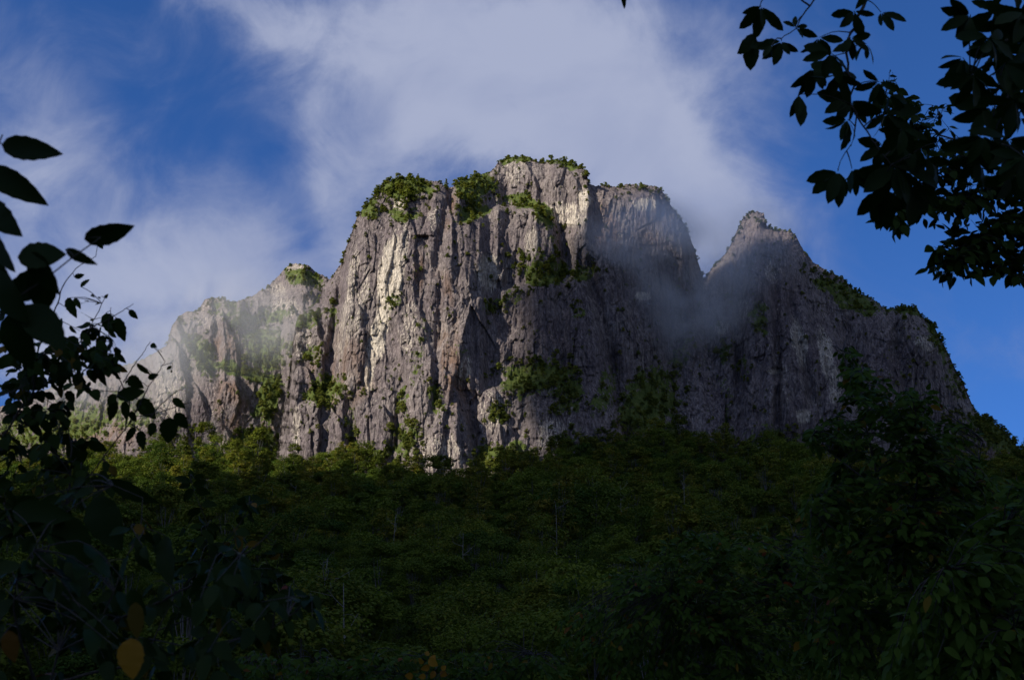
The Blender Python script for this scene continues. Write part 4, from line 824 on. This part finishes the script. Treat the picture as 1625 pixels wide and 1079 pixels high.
# 5 overhanging tree with hand-shaped leaves, upper right
p = Plant(5); Y = 3.0; tr = MB()
p.stem([gp(2.35, 2.2), ('w', 2.32, 2.3, -.4), ('w', 2.22, 2.5, .8), ('w', 2.0, 2.7, 2.0), ('w', 1.7, 2.8, 2.9)], .085, .045, 10, tr)
p.stem([('w', 1.95, 2.7, 2.1), (1660, -160, Y), (1500, -120, Y), (1405, -60, Y), (1378, 5, Y), (1354, 50, Y), (1345, 85, Y), (1350, 130, Y), (1356, 180, Y), (1350, 232, Y)], .014, .0018)
p.stem([(1405, -60, Y), (1330, -40, Y), (1285, 10, Y), (1262, 45, Y), (1240, 62, Y)], .005, .0012); p.stem([(1285, 10, Y), (1240, -20, Y), (1205, 10, Y), (1195, 40, Y)], .003, .001)
p.stem([('w', 2.1, 2.6, 1.5), (1660, 40, Y), (1600, 60, Y), (1560, 85, Y), (1540, 130, Y)], .012, .002); p.stem([(1680, 0, Y), (1590, 170, Y), (1570, 240, Y)], .006, .0015); p.stem([(1350, 230, Y), (1336, 252, Y), (1330, 268, Y)], .0014, .0011); p.stem([(1356, 180, Y), (1390, 230, Y), (1415, 262, Y)], .003, .0012)
for w in ((1355, 18, 5, 52, 70, 320), (1350, 60, 4, 44, 60, 200), (1398, 20, 3, 46, 60, 160), (1240, 66, 5, 44, 110, 200), (1225, 72, 4, 40, 150, 120), (1196, 52, 4, 62, 100, 60), (1208, 10, 5, 54, 110, 160), (1262, 44, 4, 34, -60, 250), (1300, 60, 5, 44, 100, 260), (1318, 84, 6, 54, 90, 300), (1290, 108, 5, 56, 95, 120), (1330, 118, 6, 58, 100, 300),
          (1268, 150, 3, 66, 100, 50), (1350, 160, 6, 56, 110, 250), (1345, 190, 5, 52, 120, 150), (1330, 272, 5, 62, 120, 150), (1352, 268, 4, 54, 60, 130), (1420, 262, 7, 84, 95, 190), (1450, 290, 5, 76, 80, 120), (1400, 300, 4, 66, 100, 120), (1405, 180, 6, 70, 90, 260), (1395, 130, 5, 54, 120, 240), (1440, 225, 5, 66, 90, 200), (1375, 70, 4, 40, 120, 200), (1432, 205, 5, 56, 100, 220), (1470, 250, 5, 62, 90, 200), (1400, 232, 5, 56, 110, 220), (1410, 150, 4, 44, 70, 200)):
    p.whorl(w[0], w[1], Y + p.rng.uniform(-.15, .15), w[2], w[3], w[4], w[5])
for w in ((1540, 24, 5, 62, 160, 160), (1528, 92, 5, 64, 130, 150), (1545, 120, 6, 66, 110, 180), (1570, 60, 6, 60, 90, 300), (1600, 30, 6, 66, 100, 300), (1595, 100, 7, 70, 100, 300), (1610, 160, 7, 72, 110, 300), (1575, 170, 7, 72, 100, 260), (1600, 220, 7, 76, 100, 260), (1625, 250, 7, 76, 100, 260), (1560, 215, 6, 66, 110, 180), (1640, 120, 6, 80, 90, 300), (1625, 20, 6, 70, 90, 300), (1605, 280, 5, 60, 100, 200), (1550, 250, 5, 56, 100, 180)):
    p.whorl(w[0], w[1], Y - .2 + p.rng.uniform(-.25, .25), w[2], w[3], w[4], w[5])
for k in range(12): p.whorl(p.rng.uniform(1570, 1690), p.rng.uniform(-30, 290), Y - .1 + p.rng.uniform(-.3, .4), 6, 68, None, 320)
p.stem([(1405, -60, Y), (1200, -110, Y), (1050, -70, Y), (986, -22, Y)], .004, .001); p.whorl(986, -24, Y, 3, 40, 85, 120, asp=.25)
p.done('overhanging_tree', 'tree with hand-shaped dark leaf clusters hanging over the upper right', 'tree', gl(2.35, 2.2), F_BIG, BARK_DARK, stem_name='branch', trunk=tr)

# 6 small-leaved beech boughs behind it
p = Plant(6); Y = 5.6; tr = MB()
p.stem([gp(4.3, 5.2), ('w', 4.25, 5.2, 0.), ('w', 4.1, 5.4, 1.8), ('w', 3.8, 5.5, 3.6)], .12, .06, 10, tr)
p.stem([('w', 4.05, 5.4, 1.9), (1740, 300, Y), (1640, 268, Y), (1560, 240, Y), (1490, 212, Y), (1440, 182, Y), (1405, 152, Y)], .016, .002); p.stem([('w', 4.05, 5.4, 1.9), (1740, 320, Y), (1680, 330, Y), (1600, 360, Y), (1540, 390, Y), (1490, 425, Y)], .012, .0018)
p.stem([(1490, 212, Y), (1460, 214, Y), (1442, 216, Y)], .003, .001); p.stem([(1560, 240, Y), (1490, 270, Y), (1430, 320, Y), (1400, 350, Y)], .005, .0012); p.stem([(1640, 268, Y), (1560, 300, Y), (1510, 320, Y)], .005, .0012); p.stem([(1680, 330, Y), (1625, 400, Y), (1600, 430, Y)], .004, .001); p.stem([(1440, 182, Y), (1425, 140, Y), (1416, 115, Y)], .002, .0009)
p.stem([(1530, 228, Y), (1502, 200, Y), (1492, 185, Y)], .002, .0009)
for a in ((1425, 170, 40, 26, 19, 5, 19.55), (1416, 125, 14, 16, 3, 4, 17.25), (1490, 175, 18, 14, 3, 4, 18.4), (1450, 210, 46, 24, 17, 5, 19.55), (1500, 260, 70, 30, 28, 5, 21.85), (1440, 345, 50, 24, 14, 5, 23), (1500, 310, 70, 30, 24, 5, 23), (1560, 350, 70, 34, 26, 5, 23), (1530, 395, 50, 26, 17, 5, 23), (1580, 410, 54, 34, 24, 5, 24.15), (1500, 428, 28, 16, 8, 5, 21.85), (1610, 330, 40, 40, 14, 5, 23), (1600, 300, 50, 30, 13, 5, 23), (1560, 250, 50, 30, 14, 5, 21.85), (1640, 400, 40, 50, 17, 5, 23)):
    p.mass(*a[:4], int(a[4] * 1.35), *a[5:], Y, .25, hang=.55, face=.5, asp=.52, st=6, rt=.0016)
p.done('small_leaved_tree', 'small-leaved tree whose fine boughs hang below the hand-shaped leaves', 'tree', gl(4.3, 5.2), F_SMALL, BARK_DARK, stem_name='branch', trunk=tr)

# 7-10 dark bushes along the lower right and bottom
def bush(seed, base, Y, spine, masses, name, label, cat, autumn=.012, leafm=F_BUSH, asp=.46, group=None, r0=.03, hang=.30):
    p = Plant(seed); top = [gp(*base)] + [(a, b, Y) for a, b in spine[0]]; p.stem(top, r0, .004)
    for s in spine[1:]: p.stem([(a, b, Y + p.rng.uniform(-.4, .4)) for a, b in s], r0 * .4, .002)
    for (cx, cy, rx, ry, n, leaf) in masses: p.mass(cx, cy, rx, ry, int(n * 1.25), 9, leaf * .54, Y, Y * .09, hang=hang, face=.35, autumn=autumn, red=autumn * .6, asp=asp, st=5, rt=.003, reach=1.6)
    return p.done(name, label, cat, gl(*base), leafm, BARK_DARK, group)
bush(7, (3.7, 8.6), 9.0, [[(1480, 1100), (1450, 950), (1400, 780), (1370, 660), (1345, 580), (1337, 556)], [(1450, 950), (1530, 800), (1560, 700)], [(1400, 780), (1320, 720), (1290, 690)], [(1440, 860), (1460, 720), (1450, 630)], [(1430, 900), (1330, 840), (1290, 800)], [(1450, 950), (1560, 900), (1620, 860)], [(1450, 980), (1330, 960), (1260, 930)]],
     [(1345, 575, 16, 22, 8, 26), (1372, 605, 34, 26, 16, 30), (1405, 636, 42, 24, 22, 30), (1350, 640, 24, 40, 10, 28), (1450, 640, 44, 26, 14, 28), (1330, 690, 56, 26, 24, 30), (1410, 700, 90, 44, 60, 30), (1480, 720, 70, 60, 46, 30), (1440, 800, 150, 70, 150, 32), (1550, 780, 50, 60, 30, 30), (1450, 920, 170, 90, 190, 34), (1330, 830, 60, 60, 40, 30), (1450, 1040, 190, 60, 130, 34)],
     'leafy_bush', 'tall leafy bush with a pointed tip in front of the right peak', 'bush')
bush(8, (3.6, 5.6), 6.2, [[(1640, 1100), (1600, 960), (1590, 840)], [(1610, 1000), (1540, 930), (1500, 900)], [(1600, 960), (1640, 860)]], [(1590, 880, 50, 60, 40, 44), (1560, 990, 110, 90, 90, 46), (1620, 800, 40, 40, 14, 42), (1480, 1040, 80, 50, 40, 44)], 'leafy_bush', 'dark large-leaved bush in the lower right corner', 'bush')
bush(9, (2.6, 13.0), 13.5, [[(1160, 1120), (1150, 1000), (1130, 900), (1110, 850)], [(1150, 1000), (1060, 940), (1020, 920)], [(1150, 980), (1230, 900), (1260, 850)]], [(1110, 880, 70, 40, 60, 24), (1200, 900, 90, 60, 90, 24), (1080, 970, 110, 60, 110, 24), (1220, 1000, 120, 70, 130, 24), (1100, 1050, 150, 40, 110, 24), (1300, 930, 60, 80, 60, 24), (930, 1010, 50, 50, 40, 22), (1000, 920, 40, 40, 26, 22)], 'leafy_bush', 'wide shadowed bush right of the bottom middle', 'bush', .03)
bush(10, (-.6, 11.0), 11.5, [[(700, 1150), (690, 1090), (680, 1050)], [(690, 1100), (560, 1050), (500, 1050)], [(690, 1100), (800, 1060), (850, 1040)], [(690, 1100), (450, 1080), (400, 1040)]], [(620, 1062, 70, 26, 60, 22), (740, 1060, 80, 24, 60, 22), (520, 1066, 70, 22, 44, 22), (850, 1060, 70, 24, 44, 22), (420, 1060, 60, 26, 30, 22)], 'leafy_bush', 'low green bush along the middle of the bottom edge', 'bush', .03)
p = Plant(11); Y = 7.5
p.stem([gp(-.65, 7.2), (660, 1180, Y), (672, 1100, Y), (682, 1050, Y)], .008, .002); p.stem([(672, 1100, Y), (648, 1076, Y)], .003, .0012); p.stem([(672, 1090, Y), (704, 1066, Y)], .003, .0012)
p.listed([(684, 1050, 690, 1038, 10), (682, 1056, 668, 1062, 11), (680, 1046, 694, 1056, 13), (672, 1052, 664, 1044, 9), (700, 1062, 708, 1056, 8), (698, 1066, 710, 1072, 10), (656, 1072, 642, 1072, 11), (676, 1072, 664, 1074, 9), (690, 1064, 684, 1076, 9), (676, 1040, 680, 1032, 8)], Y, .05, .03, 9)
for c in p.lf.c: c = c
p.lf.c = [np.broadcast_to(np.array([.4, k, r]), x.shape) for x, k, r in zip(p.lf.c, (1, .9, 1, .8, .9, .7, 1, .9, .8, .6), (.1, .2, 0, .1, 0, .3, .2, .1, .3, 0))]
p.done('autumn_sprig', 'small sprig of orange-yellow autumn leaves at the middle of the bottom edge', 'shrub', gl(-.65, 7.2), F_AUTUMN, BARK_DARK)
